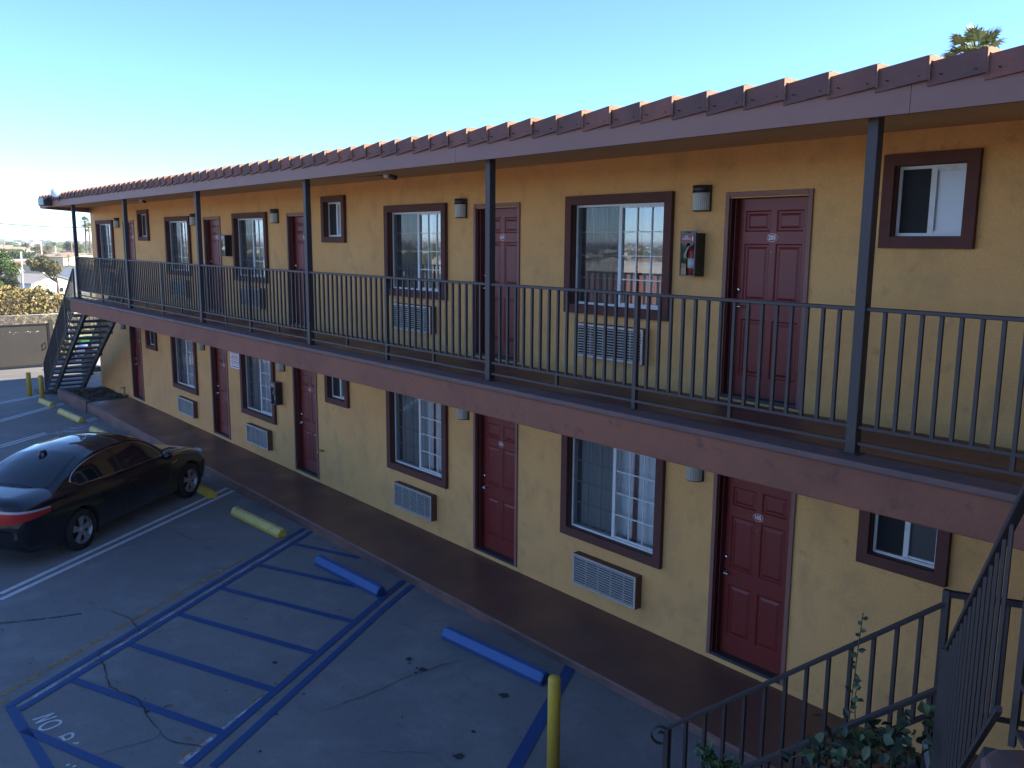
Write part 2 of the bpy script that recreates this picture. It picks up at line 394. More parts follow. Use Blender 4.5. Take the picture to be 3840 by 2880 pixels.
def marking(name, lines, w, dz, m, jit=0.0, taper=False):
    mb = MB()
    for i, l in enumerate(lines): ribbon(mb, l, w[i] if isinstance(w, list) else w, dz, 0, jit, taper)
    return mb.build(name, m, lot)
for i in range(0, len(WHITE_L), 2): marking("white_stall_line", WHITE_L[i:i + 2], 0.085, 0.004, WHITEP)
marking("blue_accessible_border", BLUE_L[:4] + [BLUE_L[12]], [0.088, 0.085, 0.095, 0.085, 0.13], 0.008, BLUEP)
marking("blue_accessible_hatching", BLUE_L[4:12], 0.095, 0.006, BLUEP)
marking("worn_white_line", WORN_L, 0.065, 0.0035, WORNW)
marking("worn_gold_line", GOLD_L, 0.075, 0.003, GOLDP)
marking("pavement_lettering", LETTER_L, 0.026, 0.005, WHITEP)
marking("pavement_crack", CRACK_L, CRACK_W, 0.0095, CRACKM, 0.012, True)
marking("tar_line", [[(-9.7, -6.2), (-9.574, -5.941), (-9.411, -5.628), (-9.315, -5.394), (-9.232, -5.173), (-9.177, -4.984)]], 0.05, 0.0025, TARM)
pm = MB(); pm.poly([(x, y, lotz(x) + 0.003) for x, y in ((-21.496, -2.77), (-21.065, -2.784), (-21.358, -1.72), (-22.208, -1.688))])
pm.build("pale_cement_patch", PALEP, lot)
om = MB()
for x, y, r in SPOT_L:
    pts = [(x + r * rnd.uniform(.6, 1.1) * math.cos(a * math.pi / 6), y + r * rnd.uniform(.5, 1.0) * math.sin(a * math.pi / 6)) for a in range(12)]
    om.poly([(a, b, lotz(a) + 0.0045) for a, b in pts])
om.build("oil_spot", CRACKM, lot)
om = MB(); gr = random.Random(3)
for _ in range(110):
    x, y = gr.uniform(-15, 0), gr.uniform(-6.4, -1.3); r = gr.uniform(.005, .014) * (1 if gr.random() < .85 else 1.7)
    om.poly([(x + r * gr.uniform(.6, 1.3) * math.cos(a * math.pi / 4), y + r * gr.uniform(.6, 1.3) * math.sin(a * math.pi / 4), lotz(x) + .0042) for a in range(8)])
o = om.build("gum_spots", CRACKM, lot); o["kind"] = "stuff"
om = MB()
for _ in range(40):
    x, y = gr.uniform(-14, -1), gr.uniform(-6.2, -1.4); a = gr.uniform(0, 6.28); w = gr.uniform(.02, .05)
    om.poly([(x + w * math.cos(a + q * 1.57) * (1 if q % 2 else .5), y + w * math.sin(a + q * 1.57) * (1 if q % 2 else .5), lotz(x) + .0135 + .004 * (q % 2)) for q in range(4)])
o = om.build("fallen_leaves", mat("dry_leaf", (.20, .14, .06), .8), lot); o["kind"] = "stuff"

# sidewalk with kerb, in front of the rooms
sb = MB()
def walk_z(x, y): return -0.062 + 0.03 * y / 1.2
xs = [-23.9, -18, -12, -7, -3, 1.5, 3.6]
for a, b in zip(xs[:-1], xs[1:]):
    sb.poly([(a, -1.17, walk_z(a, -1.17)), (b, -1.17, walk_z(b, -1.17)), (b, 0.0, walk_z(b, 0)), (a, 0.0, walk_z(a, 0))], 0)
    sb.poly([(a, -1.195, walk_z(a, -1.2) - .014), (b, -1.195, walk_z(b, -1.2) - .014), (b, -1.17, walk_z(b, -1.17)), (a, -1.17, walk_z(a, -1.17))], 2)
    sb.poly([(a, -1.215, lotz(a) - .02), (b, -1.215, lotz(b) - .02), (b, -1.195, walk_z(b, -1.2) - .014), (a, -1.195, walk_z(a, -1.2) - .014)], 1)
sb.poly([(-23.9, -1.215, -.5), (-23.9, -1.17, walk_z(0, -1.17)), (-23.9, 0, walk_z(0, 0)), (-23.9, 0, -.5)], 1)
KERBE = mat("kerb_edge_worn", (0.20, 0.12, 0.10), 0.7, spots=[(5, (0.10, 0.05, 0.04), 0.45, 0.7, 0.8)])
sw = sb.build("sidewalk", [FLOOR, KERBF, KERBE]); tag(sw, kind='structure')

# ------------------------------------------------------------------ motel building
motel = empty("motel_building", (-11, 0, -0.1), "two storey yellow stucco motel wing with brown trim, red doors and tiled roof edge", "building")
def part(mb, name, mats, bevel=0.0, parent=None, seg=1):
    o = mb.build(name, mats, None, bevel, seg)
    p = parent if parent is not None else motel
    o.parent = p
    o.matrix_parent_inverse = Matrix.Translation(p.matrix_world.translation).inverted() if p.parent is None else Matrix.Identity(4)
    return o
bpy.context.view_layer.update()
INV = Matrix.Translation((-11, 0, -0.1)).inverted()
def mpart(mb, name, mats, bevel=0.0, seg=1):
    o = mb.build(name, mats, motel, bevel, seg); o.matrix_parent_inverse = INV; return o

GF, UF = -0.06, 2.88          # floor levels at the wall
# (opening x0, width, z0, height, kind)
BIG_W, BIG_H = 1.46, 1.20
big_up = [-26.08, -19.94, -15.715, -9.635, -5.44]
big_lo = [-19.97, -15.63, -9.65, -5.43]
bath_up = [(-22.08, .65), (-11.74, .62), (-1.43, .60)]
bath_lo = [(-21.97, .62), (-11.77, .62), (-1.41, .61)]
door_up = [-23.6, -17.55, -13.29, -7.435, -3.2]      # casing left edge, 0.99 wide
door_lo = [-23.6, -17.51, -13.26, -7.44, -3.185]
openings = []
for x in big_up: openings.append((x, x + BIG_W, UF + .87, UF + .87 + BIG_H))
for x in big_lo: openings.append((x, x + BIG_W, GF + .94, GF + .94 + BIG_H))
for x, w in bath_up: openings.append((x, x + w, UF + 1.69, UF + 2.29))
for x, w in bath_lo: openings.append((x, x + w, GF + 1.735, GF + 2.335))
for x in door_up: openings.append((x + .045, x + .945, UF + .02, UF + 2.075))
for x in door_lo: openings.append((x + .045, x + .945, GF + .06, GF + 2.115))
def wall_cells(mb, X0, X1, Z0, Z1, ops, y):
    ops = [o for o in ops if o[3] > Z0 and o[2] < Z1]
    xs = sorted({X0, X1, *[o[0] for o in ops], *[o[1] for o in ops]})
    for a, b in zip(xs[:-1], xs[1:]):
        cuts = sorted([(o[2], o[3]) for o in ops if o[0] <= a + 1e-6 and o[1] >= b - 1e-6])
        z = Z0
        for c, d in cuts:
            if c > z + 1e-6: mb.poly([(a, y, z), (b, y, z), (b, y, c), (a, y, c)])
            z = d
        if z < Z1: mb.poly([(a, y, z), (b, y, z), (b, y, Z1), (a, y, Z1)])
wb = MB()
WX0, WX1 = -26.88, 3.4
wall_cells(wb, WX0, WX1, -0.6, 2.80, openings, 0.0)
wall_cells(wb, WX0, WX1, 2.80, 5.50, openings, 0.0)
for o in openings:   # reveals, 0.2 deep
    a, b, c, d = o; q = 0.2
    wb.poly([(a, 0, c), (a, 0, d), (a, q, d), (a, q, c)], 1); wb.poly([(b, 0, c), (b, q, c), (b, q, d), (b, 0, d)], 1)
    wb.poly([(a, 0, d), (b, 0, d), (b, q, d), (a, q, d)], 1); wb.poly([(a, 0, c), (a, q, c), (b, q, c), (b, 0, c)], 1)
wb.poly([(WX0, 0, -.6), (WX0, 0, 5.5), (WX0, 9, 5.5), (WX0, 9, -.6)]); wb.poly([(WX1, 0, -.6), (WX1, 9, -.6), (WX1, 9, 5.5), (WX1, 0, 5.5)])
wb.poly([(WX0, 9, -.6), (WX0, 9, 5.5), (WX1, 9, 5.5), (WX1, 9, -.6)])
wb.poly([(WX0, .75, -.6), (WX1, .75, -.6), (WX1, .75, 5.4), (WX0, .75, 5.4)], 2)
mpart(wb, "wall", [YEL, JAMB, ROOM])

# balcony slab with raised edge
bb = MB()
SKEW = (-2.95, 2.0)
bb.prism([(-21.45, -1.985), (3.4, -1.985), (3.4, 0), (-24.4, 0)], 2.745, 2.875, 0)
bb.prism([(-21.45, -2.0), (3.4, -2.0), (3.4, -1.74), (-21.83, -1.74)], 2.7, 2.985, 1)
bb.prism([(-21.49, -2.025), (3.4, -2.025), (3.4, -1.72), (-21.94, -1.72)], 2.985, 3.037, 2)
mpart(bb, "balcony", [FLOOR, SLAB, SLABTOP], 0.012, 2)

# roof, soffit, fascia
rb = MB()
def roofz(y): return 5.545 + 0.006 * (y + 1.95)
def sofz(y): return 5.335 + 0.066 * (min(y, .2) + 1.95)
rb.prism([(-24.0, -1.93), (3.5, -1.93), (3.5, .2), (-27.2, .2)], lambda x, y: sofz(y), lambda x, y: roofz(y), 0)
rb.prism([(-27.2, .201), (3.5, .201), (3.5, 9.4), (-27.2, 9.4)], 5.478, lambda x, y: roofz(y), 0)
roof = mpart(rb, "roof", SOFFIT)
fb = MB()
fx = [-24.02, -17.3, -10.9, -5.2, -0.4, 3.5]
for a, b in zip(fx[:-1], fx[1:]):
    fb.box(a + (.002 if a > -24 else 0), b - .002, -1.975, -1.931, 5.315, 5.56)
fb.prism([(-24.03, -1.975), (-23.97, -1.975), (-27.19, .2), (-27.25, .2)], 5.30, 5.52)
fb.box(-27.245, -27.205, .2, 9.4, 5.44, 5.62)
fo = fb.build("fascia", FASCIA, roof); 
tb = MB()
TP = 0.3345
x = 3.4
k = 0
while x > -23.95:
    # L-shaped rake tile: its right end rides up and out over the next one
    a, b = x - TP - 0.02, x
    j1, j2 = rnd.uniform(-.006, .006), rnd.uniform(-.005, .005)
    def sec(xx, up, out):
        y0 = -1.981 - out
        return [(xx, y0, 5.475 + up), (xx, y0, 5.618 + up), (xx, y0 + .05, 5.63 + up), (xx, y0 + .24, 5.63 + up), (xx, y0 + .24, 5.597 + up), (xx, y0 + .022, 5.594 + up), (xx, y0 + .022, 5.475 + up)]
    tm = rnd.choice((0, 0, 2, 3))
    tb.loft([sec(a, -.016 + j1, .004), sec(b - .012, .018 + j1, .036 + j2), sec(b, .014 + j1, .034 + j2)], tm, True)
    tb.m[-1] = 4
    for nx in (a + .09, b - .06):
        tb.lathe([(.004, -1.995), (.004, -2.022)], (nx, 0, 5.52 + j1), 6, 1, 'y')
    x -= TP; k += 1
TILEB = mat("roof_tile_dark", (0.135, 0.060, 0.052), 0.85, spots=[(2.1, (0.10, 0.05, 0.045), 0.4, 0.66, 0.85), (22, (0.19, 0.095, 0.075), .55, .75, .5)], bump=[(70, 0.4, 0.006)])
TILEC = mat("roof_tile_red", (0.215, 0.080, 0.058), 0.85, spots=[(2.6, (0.14, 0.06, 0.05), 0.4, 0.66, 0.85), (22, (0.24, 0.11, 0.08), .55, .75, .5)], bump=[(70, 0.4, 0.006)])
TILEE = mat("tile_end_tan", (0.44, 0.25, 0.15), 0.9, spots=[(20, (.30, .17, .11), .45, .7, .7)])  # lighter tan for the right end face of each tile
tb.build("edge_tiles", [TILE, DARK, TILEB, TILEC, TILEE], roof)
for o in roof.children: pass
pb = MB()   # remaining roof courses behind the edge
for i in range(24):
    y = -1.70 + i * .36
    pb.box(-23.6 if y < 0 else -26.9, 3.4, y, y + .34, roofz(y) + .012, roofz(y) + .04)
pb.build("roof_covering", TILE, roof)

# posts that carry the roof
for i, px in enumerate([-21.365, -17.205, -13.046, -8.938, -4.859, -0.741]):
    m = MB(); m.box(px, px + .078, -1.845, -1.767, 3.037, 5.36)
    m.box(px - .03, px + .108, -1.87, -1.742, 3.037, 3.045)
    mpart(m, "roof_post", METAL, 0.006)

# doors
def make_door(x0, zf, num):
    L, R = x0, x0 + .99
    d = MB(); x1, x2, z0, z1, y = L + .045, R - .045, zf + .03, zf + 2.07, 0.105
    w = x2 - x1
    panels = []
    for cx in (x1 + .125, x1 + .125 + .365):
        for (za, zb) in ((.21, .80), (.98, 1.57), (1.69, 1.90)):
            panels.append((cx, cx + .295, z0 + za, z0 + zb))
    wall_cells(d, x1, x2, z0, z1, panels, y)
    for a, b, c, e in panels:
        def rect(i, yy): return [(a + i, yy, c + i), (b - i, yy, c + i), (b - i, yy, e - i), (a + i, yy, e - i)]
        d.loft([rect(0, y), rect(.014, y + .013), rect(.03, y + .013), rect(.055, y + .002)], 0)
        d.poly(rect(.055, y + .002))
    door = mpart(d, "door", DOORM)
    f = MB()
    f.box(L, L + .05, -.022, 0, zf + .0, zf + 2.115); f.box(R - .05, R, -.022, 0, zf, zf + 2.115); f.box(L + .05, R - .05, -.022, 0, zf + 2.065, zf + 2.115)
    f.box(L + .05, L + .065, .001, .10, zf + .02, zf + 2.05, 1); f.box(R - .065, R - .05, .001, .10, zf + .02, zf + 2.05, 1); f.box(L + .065, R - .065, .001, .10, zf + 2.05, zf + 2.064, 1)
    f.box(L + .09, L + .10, .03, .104, zf + .02, zf + 2.05, 1)
    f.build("door_frame", [CASING, JAMB], door, 0.004)
    t = MB(); t.box(L + .052, R - .052, -.012, .10, zf + .0, zf + .034)
    t.build("threshold", THRESH, door)
    hx, hz = x1 + .075, z0 + .93
    h = MB(); h.lathe([(.033, 0), (.033, -.012), (.014, -.02), (.012, -.045)], (hx, y, hz), 14, 0, 'y')
    h.tube([(hx, y - .045, hz), (hx - .02, y - .055, hz), (hx + .085, y - .052, hz - .004)], [.014, .013, .009], 8)
    h.box(hx - .062, hx - .045, y - .006, y - .001, hz - .05, hz + .11, 1)
    h.build("door_handle", [CHROME, BRASS], door)
    b = MB(); b.lathe([(.029, 0), (.029, -.012), (.021, -.024), (.0, -.024)], (hx + .005, y, hz + .165), 14, 0, 'y')
    b.build("deadbolt", CHROME, door)
    cx, cz = (x1 + x2) / 2, z0 + 1.63
    n = MB()
    for i, (rx, rz, yy, mm) in enumerate(((.062, .042, y - .004, 0), (.0585, .0385, y - .0065, 1))):
        ring = [(cx + rx * math.cos(a * math.pi / 12), cz + rz * math.sin(a * math.pi / 12)) for a in range(24)]
        n.poly([(p, yy, q) for p, q in ring], mm)
        if i == 0: n.loft([[(p, y, q) for p, q in ring], [(p, yy, q) for p, q in ring]], 0)
    plate = n.build("number_plate", [WHITE, PLATER], door)
    digits(plate, num, cx, y - .0085, cz)
    p = MB(); p.lathe([(.007, 0), (.007, -.006), (.003, -.006)], (cx, y, z0 + 1.49), 8, 0, 'y'); p.build("peephole", BRASS, door)
    return door
def digits(plate, num, cx, y, cz):
    """join the digits into the plate's own mesh"""
    cu = bpy.data.curves.new("digits", 'FONT'); cu.body = num; cu.size = 0.058; cu.align_x = 'CENTER'; cu.align_y = 'CENTER'; cu.offset = 0.0012
    o = bpy.data.objects.new("digits", cu); COL.objects.link(o)
    dg = bpy.context.evaluated_depsgraph_get()
    me = bpy.data.meshes.new_from_object(o.evaluated_get(dg)); bpy.data.objects.remove(o)
    bm = bmesh.new(); bm.from_mesh(plate.data)
    b2 = bmesh.new(); b2.from_mesh(me)
    b2.transform(Matrix.Translation((cx, y, cz)) @ Matrix.Rotation(math.pi / 2, 4, 'X'))
    tmp = bpy.data.meshes.new("t"); b2.to_mesh(tmp); b2.free()
    n0 = len(bm.faces)
    bm.from_mesh(tmp); bm.faces.ensure_lookup_table()
    for f in bm.faces[n0:]: f.material_index = 0
    bm.to_mesh(plate.data); bm.free(); bpy.data.meshes.remove(tmp); bpy.data.meshes.remove(me)
for i, xx in enumerate(door_up): make_door(xx, UF + .02, "20%d" % (i + 1))
for i, xx in enumerate(door_lo): make_door(xx, GF + .06, "10%d" % (i + 1))

# windows
def make_window(x0, z0, w, h, tw, screen_dark=True, lower=False, frosted=False, seed=0):
    rr = random.Random(seed)
    x1, z1 = x0 + w, z0 + h
    yf = 0.045                                  # outer face of the vinyl frame
    f = MB(); b = .03
    f.box(x0, x0 + b, yf, yf + .07, z0, z1); f.box(x1 - b, x1, yf, yf + .07, z0, z1)
    f.box(x0 + b, x1 - b, yf, yf + .07, z1 - b, z1); f.box(x0 + b, x1 - b, yf - .012, yf + .07, z0, z0 + b)
    xm = x0 + w * .5
    f.box(xm - .024, xm + .024, yf + .004, yf + .05, z0 + b, z1 - b)
    # right sash
    s = .02
    f.box(x1 - b - s, x1 - b, yf + .012, yf + .045, z0 + b, z1 - b)
    f.box(xm + .024, x1 - b - s, yf + .012, yf + .045, z1 - b - s, z1 - b); f.box(xm + .024, x1 - b - s, yf + .012, yf + .045, z0 + b, z0 + b + s)
    if not frosted:
        ra, rb2 = xm + .024, x1 - b - s
        la, lb2 = x0 + b, xm - .024
        za, zb = z0 + b + s, z1 - b - s
        for k in (1, 2):
            q = ra + (rb2 - ra) * k / 3; f.box(q - .007, q + .007, yf + .018, yf + .0285, za, zb)
            q = la + (lb2 - la) * k / 3; f.box(q - .006, q + .006, yf + .038, yf + .052, za, zb)
        for k in (1, 2, 3):
            q = za + (zb - za) * k / 4
            f.box(ra, rb2, yf + .0175, yf + .029, q - .007, q + .007); f.box(la, lb2, yf + .039, yf + .0515, q - .006, q + .006)
    win = mpart(f, "window", VINYL)
    t = MB(); p = .055
    t.box(x0 - tw, x0, -p, 0, z0 - tw, z1 + tw); t.box(x1, x1 + tw, -p, 0, z0 - tw, z1 + tw)
    t.box(x0, x1, -p, 0, z1, z1 + tw); t.box(x0, x1, -p, 0, z0 - tw, z0)
    # lining of the recess between trim and frame
    for q in ((x0, x0 + .004), (x1 - .004, x1)): t.box(q[0], q[1], .0005, yf, z0, z1)
    t.box(x0 + .004, x1 - .004, .0005, yf, z1 - .004, z1); t.box(x0 + .004, x1 - .004, .0005, yf - .012, z0, z0 + .004)
    t.build("window_trim", TRIM, win, 0.012, 2)
    g = MB(); g.poly([(xm, yf + .03, z0 + b), (x1 - b, yf + .03, z0 + b), (x1 - b, yf + .03, z1 - b), (xm, yf + .03, z1 - b)], 1 if frosted else 0)
    g.poly([(x0 + b, yf + .036, z0 + b), (xm, yf + .036, z0 + b), (xm, yf + .036, z1 - b), (x0 + b, yf + .036, z1 - b)], 0)
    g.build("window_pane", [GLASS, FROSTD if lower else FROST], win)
    sc = MB(); sc.poly([(x0 + b, yf + .012, z0 + b), (xm - .024, yf + .012, z0 + b), (xm - .024, yf + .012, z1 - b), (x0 + b, yf + .012, z1 - b)])
    sc.build("insect_screen", SCREENB if frosted else SCREEN, win)
    if not frosted:
        c = MB(); n = 150; rows = []
        ph = rr.uniform(0, 6)
        for k in range(n + 1):
            xx = x0 + w * k / n
            rows.append((xx, yf + .15 + .016 * math.sin(k * .45 + ph + .8 * math.sin(k * .11)) + .006 * math.sin(k * 1.3 + ph)))
        c.loft([[(a, y, z0 + .0) for a, y in rows], [(a, y, z1) for a, y in rows]], 0, False, True, False)
        cx = x0 + w * rr.uniform(.60, .66)
        c.loft([[(cx + .035 * k, yf + .125 - .01 * (k % 2), z0) for k in range(3)], [(cx + .025 * k + .012, yf + .125 - .01 * (k % 2), z1) for k in range(3)]], 1, False, True, False)
        c.build("curtain", [CURT if lower else CURTG, CURTR], win)
    return win
for i, xx in enumerate(big_up): make_window(xx, UF + .87, BIG_W, BIG_H, .105, True, False, False, i)
for i, xx in enumerate(big_lo): make_window(xx, GF + .94, BIG_W, BIG_H, .11, True, True, False, 10 + i)
for i, (xx, w) in enumerate(bath_up): make_window(xx, UF + 1.69, w, .60, .10, True, False, True, 20 + i)
for i, (xx, w) in enumerate(bath_lo): make_window(xx, GF + 1.735, w, .60, .105, True, True, True, 30 + i)

# ------------------------------------------------------------------ things on the wall
def finish(root, objs):
    for o in objs: o.parent = root
def make_lamp():
    r = empty("wall_lamp")
    b = MB(); b.box(-.105, .105, -.03, 0, 0, .27)
    b.build("lamp_back_plate", BLACK, r, .004)
    c = MB(); n = 14
    def arc(rad, z, dep): return [(rad * math.cos(math.pi * k / n), -.03 - dep * math.sin(math.pi * k / n), z) for k in range(n + 1)]
    c.loft([arc(.104, .19, .092), arc(.104, .268, .092)], 0, True, True)
    c.loft([arc(.106, .183, .094), arc(.106, .1905, .094)], 1, True, True)
    c.build("lamp_cap", [BLACK, ALU], r)
    c = MB(); c.loft([arc(.09, .0, .08), arc(.098, .012, .086)], 0, True, True); c.build("lamp_base", BLACK, r)
    g = MB()
    ring = []
    for k in range(57):
        a = math.pi * k / 56; q = 1.0 + (.02 if k % 4 in (0, 1) else -.02)
        ring.append((.098 * q * math.cos(a), -.03 - .086 * q * math.sin(a)))
    g.loft([[(x, y, .012) for x, y in ring], [(x, y, .183) for x, y in ring]], 0, False, False, False)
    g.build("lamp_glass", LAMPG, r)
    return r
lamp0 = make_lamp()
lamp_x_up = [-24.02, -18.07, -13.74, -7.70, -3.49]
lamp_x_lo = [-24.08, -17.95, -13.70, -7.66, -3.43]
words = ["farthest door 201", "door 202 behind the balcony post", "door 203", "door 204", "door 205"]
wordl = ["farthest lower door 101", "lower door 102 beside the notice sign", "lower door 103", "lower door 104", "lower door 105"]
first = True
for xs_, zf, wd in ((lamp_x_up, UF + 1.95, words), (lamp_x_lo, GF + 1.99, wordl)):
    for i, xx in enumerate(xs_):
        o = lamp0 if first else copy_tree(lamp0)
        first = False
        o.location = (xx, -.002, zf)
        side = "upper floor" if zf > 2 else "ground floor"
        tag(o, "half round %s wall lamp left of %s" % (side, wd[i]), "lamp", "wall lamps beside the room doors")

def make_ac():
    r = empty("air_conditioner")
    c = MB(); W, H, D = 1.07, .41, .105
    t = .022
    c.box(0, W, -D, 0, H - t, H); c.box(0, W, -D, 0, 0, t); c.box(0, t, -D, 0, t, H - t); c.box(W - t, W, -D, 0, t, H - t)
    c.box(t, W - t, -.03, -.001, t, H - t, 1)
    c.build("case", [ACBOX, DARK], r, .003)
    g = MB(); b = .03; y = -D - .008
    g.box(.004, W - .004, y, -D + .004, 0.004, b); g.box(.004, W - .004, y, -D + .004, H - b, H - .004)
    g.box(.004, b, y, -D + .004, b, H - b); g.box(W - b, W - .004, y, -D + .004, b, H - b)
    for k in range(1, 5):
        q = W * k / 5; g.box(q - .004, q + .004, y + .021, -D + .03, b, H - b)
    n = 11
    for k in range(n):
        z = b + (H - 2 * b) * (k + .5) / n
        g.loft([[(xx, y + .004, z - .009), (xx, y + .004, z - .0015), (xx, y + .018, z + .004), (xx, y + .018, z - .0035)] for xx in (b, W - b)], 0, True)
    g.build("grille", ALU, r)
    return r
ac0 = make_ac()
acs = [(-25.8, UF, "upper", "201"), (-19.67, UF, "upper", "202"), (-15.43, UF, "upper", "203"), (-9.44, UF, "upper", "204"), (-5.24, UF, "upper", "205"),
       (-19.6, GF, "ground floor", "102"), (-15.38, GF, "ground floor", "103"), (-9.46, GF, "ground floor", "104"), (-5.23, GF, "ground floor", "105")]
for i, (xx, zf, lv, nm) in enumerate(acs):
    o = ac0 if i == 0 else copy_tree(ac0)
    o.location = (xx, -.002, zf + .245)
    how = "behind railing bars" if zf > 2 else "in plain view"
    tag(o, "air conditioner under the %s window left of door %s, %s" % (lv, nm, how), "air conditioner", "air conditioners under the room windows")

def make_cabinet():
    r = empty("extinguisher_cabinet")
    W, H, D = .205, .47, .145
    b = MB(); t = .008
    b.box(0, t, -D, 0, 0, H - .02); b.box(W - t, W, -D, 0, 0, H - .02); b.box(t, W - t, -D, 0, 0, t); b.box(t, W - t, -D, 0, H - .028, H - .02); b.box(t, W - t, -.01, 0, t, H - .028)
    b.build("cabinet_case", BLACK, r)
    f = MB(); y = -D - .014
    f.box(0, .014, y, -D, 0, H); f.box(W - .014, W, y, -D, 0, H); f.box(.014, W - .014, y, -D, 0, .014); f.box(.014, W - .014, y, -D, H - .125, H)
    f.box(.075, .125, y - .012, y, H - .02, H - .006, 1)
    f.build("cabinet_door", [mat("cabinet_grey", (0.075, 0.085, 0.095), .45), BLACK], r, .002)
    p = MB(); p.poly([(.014, -D - .006, .014), (W - .014, -D - .006, .014), (W - .014, -D - .006, H - .125), (.014, -D - .006, H - .125)])
    p.build("cabinet_window", CLEARC, r)
    e = MB(); c = (.115, -.075, 0)
    e.lathe([(.0, .015), (.05, .015), (.056, .03), (.056, .25), (.045, .29), (.018, .315), (.016, .33)], c, 16, 0)
    e.lathe([(.0575, .085), (.0575, .19)], c, 16, 1)
    e.tube([(.115, -.11, .32), (.09, -.125, .31), (.06, -.13, .25), (.05, -.128, .2)], [.010, .011, .014, .018], 8, 2)
    e.box(.095, .135, -.11, -.04, .325, .345, 2)
    e.build("fire_extinguisher", [REDEX, WHITE, mat("hose_pale", (.45, .48, .45), .5)], r)
    l = MB(); l.box(.022, W - .022, y - .003, y, H - .112, H - .038)
    lab = l.build("cabinet_label", PLATER, r)
    text_part("FIRE", .026, lab, (.085, y - .0045, H - .058), WHITE, name="label_lettering", bold=.0006)
    text_part("EXTINGUISHER", .0155, lab, (.088, y - .0045, H - .080), WHITE, name="label_lettering", bold=.0005)
    a = MB(); ax, az = .166, H - .098
    a.poly([(ax - .007, y - .004, az), (ax + .007, y - .004, az), (ax + .008, y - .004, az + .03), (ax + .0, y - .004, az + .05), (ax - .008, y - .004, az + .03)])
    a.build("label_symbol", WHITE, lab)
    return r
cab0 = make_cabinet()
for i, (xx, zz, lb_) in enumerate([(-3.652, UF + 1.275, "black fire extinguisher cabinet on the upper wall left of door 205"),
                                   (-16.175, UF + 1.275, "black fire extinguisher cabinet on the upper wall just right of door 202"),
                                   (-13.955, GF + 1.295, "black fire extinguisher cabinet at ground level between the window and lower door 103")]):
    o = cab0 if i == 0 else copy_tree(cab0)
    o.location = (xx, -.002, zz); tag(o, lb_, "fire extinguisher", "fire extinguisher cabinets on the wall")

# printed notice
sg = empty("wall_sign", (-16.33, -.002, 1.70), "white notice sign with a red heading beside lower door 102", "sign")
s = MB(); s.box(0, .50, -.008, 0, 0, .60); s.build("sign_board", WHITE, sg)
s = MB(); s.box(.03, .47, -.0105, -.008, .44, .58); s.build("sign_heading", SIGNR, sg)
s = MB()
for k, zz in enumerate((.545, .51, .475)):
    xx = .05
    while xx < .44:
        ww = rnd.uniform(.02, .06); s.box(xx, min(xx + ww, .45), -.012, -.0105, zz - .006, zz + .007); xx += ww + .012
s.build("heading_lettering", mat("sign_pale_pink", (.7, .45, .42), .6), sg)
s = MB()
for k, (zz, hh) in enumerate(((.395, .02), (.34, .02), (.285, .009), (.255, .009), (.225, .009), (.195, .009), (.155, .009), (.125, .009), (.095, .009), (.04, .013))):
    xx = .04 + rnd.uniform(0, .03)
    while xx < .44:
        ww = rnd.uniform(.02, .075) * (1 if hh < .015 else .6); s.box(xx, min(xx + ww, .46), -.0095, -.008, zz - hh, zz + hh, 0 if k < 2 or k % 3 else 1); xx += ww + .012
s.build("notice_lettering", [SIGNP, SIGNB], sg)

# small fittings
def hosebib(x, z0, z1, label, run):
    r = empty("hose_tap", (x, -.03, z0), label, "tap")
    m = MB()
    if run: m.tube([(0, 0, 0), (0, 0, z1 - z0 - .01), (0.01, -.005, z1 - z0)], .012, 8)
    m.tube([(0, .03, z1 - z0), (0, -.05, z1 - z0), (0.0, -.09, z1 - z0 - .01), (0, -.1, z1 - z0 - .05)], [.016, .014, .013, .012], 8)
    m.lathe([(.0, .03), (.028, .03), (.03, .036), (.0, .036)], (0, -.055, z1 - z0), 8)
    m.build("tap_body", BRASS, r)
hosebib(-24.42, -.06, .16, "brass hose tap on an upright pipe left of lower door 101", True)
hosebib(-12.08, .60, .60, "brass hose tap on the bare wall right of lower door 103", False)

def soffit_lamp(x, y, label):
    z = sofz(y)
    r = empty("soffit_light", (x, y, z), label, "light fitting", "small lights under the roof soffit")
    m = MB(); m.lathe([(.0, -.05), (.05, -.05), (.06, -.02), (.06, 0)], (0, 0, 0), 12); m.build("light_base", WHITE, r)
    m = MB(); m.tube([(.06, 0, -.03), (.16, .0, -.05), (.2, .0, -.05)], [.03, .035, .03], 8); m.build("light_head", BLACK, r)
    m = MB(); m.tube([(-.05, 0, -.008), (-.3, -.05, -.004), (-.55, -.12, -.008), (-.75, -.3, -.004)], .006, 5); m.build("wire", BLACK, r)
soffit_lamp(-8.0, -1.05, "small white and black light with a loose wire under the soffit above window 204")
soffit_lamp(-18.6, -1.0, "small light under the soffit near the far second balcony post")

# roof corner fittings at the far end
fl = empty("floodlight", (-22.75, -2.06, 5.44), "black box floodlight on the far roof corner", "floodlight")
m = MB(); m.box(-.50, .12, -.12, .08, -.10, .11); m.build("light_housing", BLACK, fl, .02)
m = MB(); m.box(-.57, -.502, -.10, .06, -.09, .10); m.build("light_lens", mat("dusty_lens", (.35, .36, .34), .3), fl, .01)
dish = empty("satellite_dish", (-21.75, -2.03, 5.53), "white dish on the tiled roof edge at the far corner", "satellite dish")
m = MB()
def dring(q, th): return [((.17 * q * math.cos(a * math.pi / 12)), -.035 * (1 - q * q) + th, .15 * q * math.sin(a * math.pi / 12)) for a in range(24)]
m.loft([dring(q, 0) for q in (.02, .3, .6, .85, 1)] + [dring(q, .012) for q in (1, .85, .6, .3, .02)], 0, True, True)
do = m.build("reflector", WHITE, dish); do.rotation_euler = (math.radians(-35), math.radians(25), math.radians(30)); do.location = (0, -.02, .12)
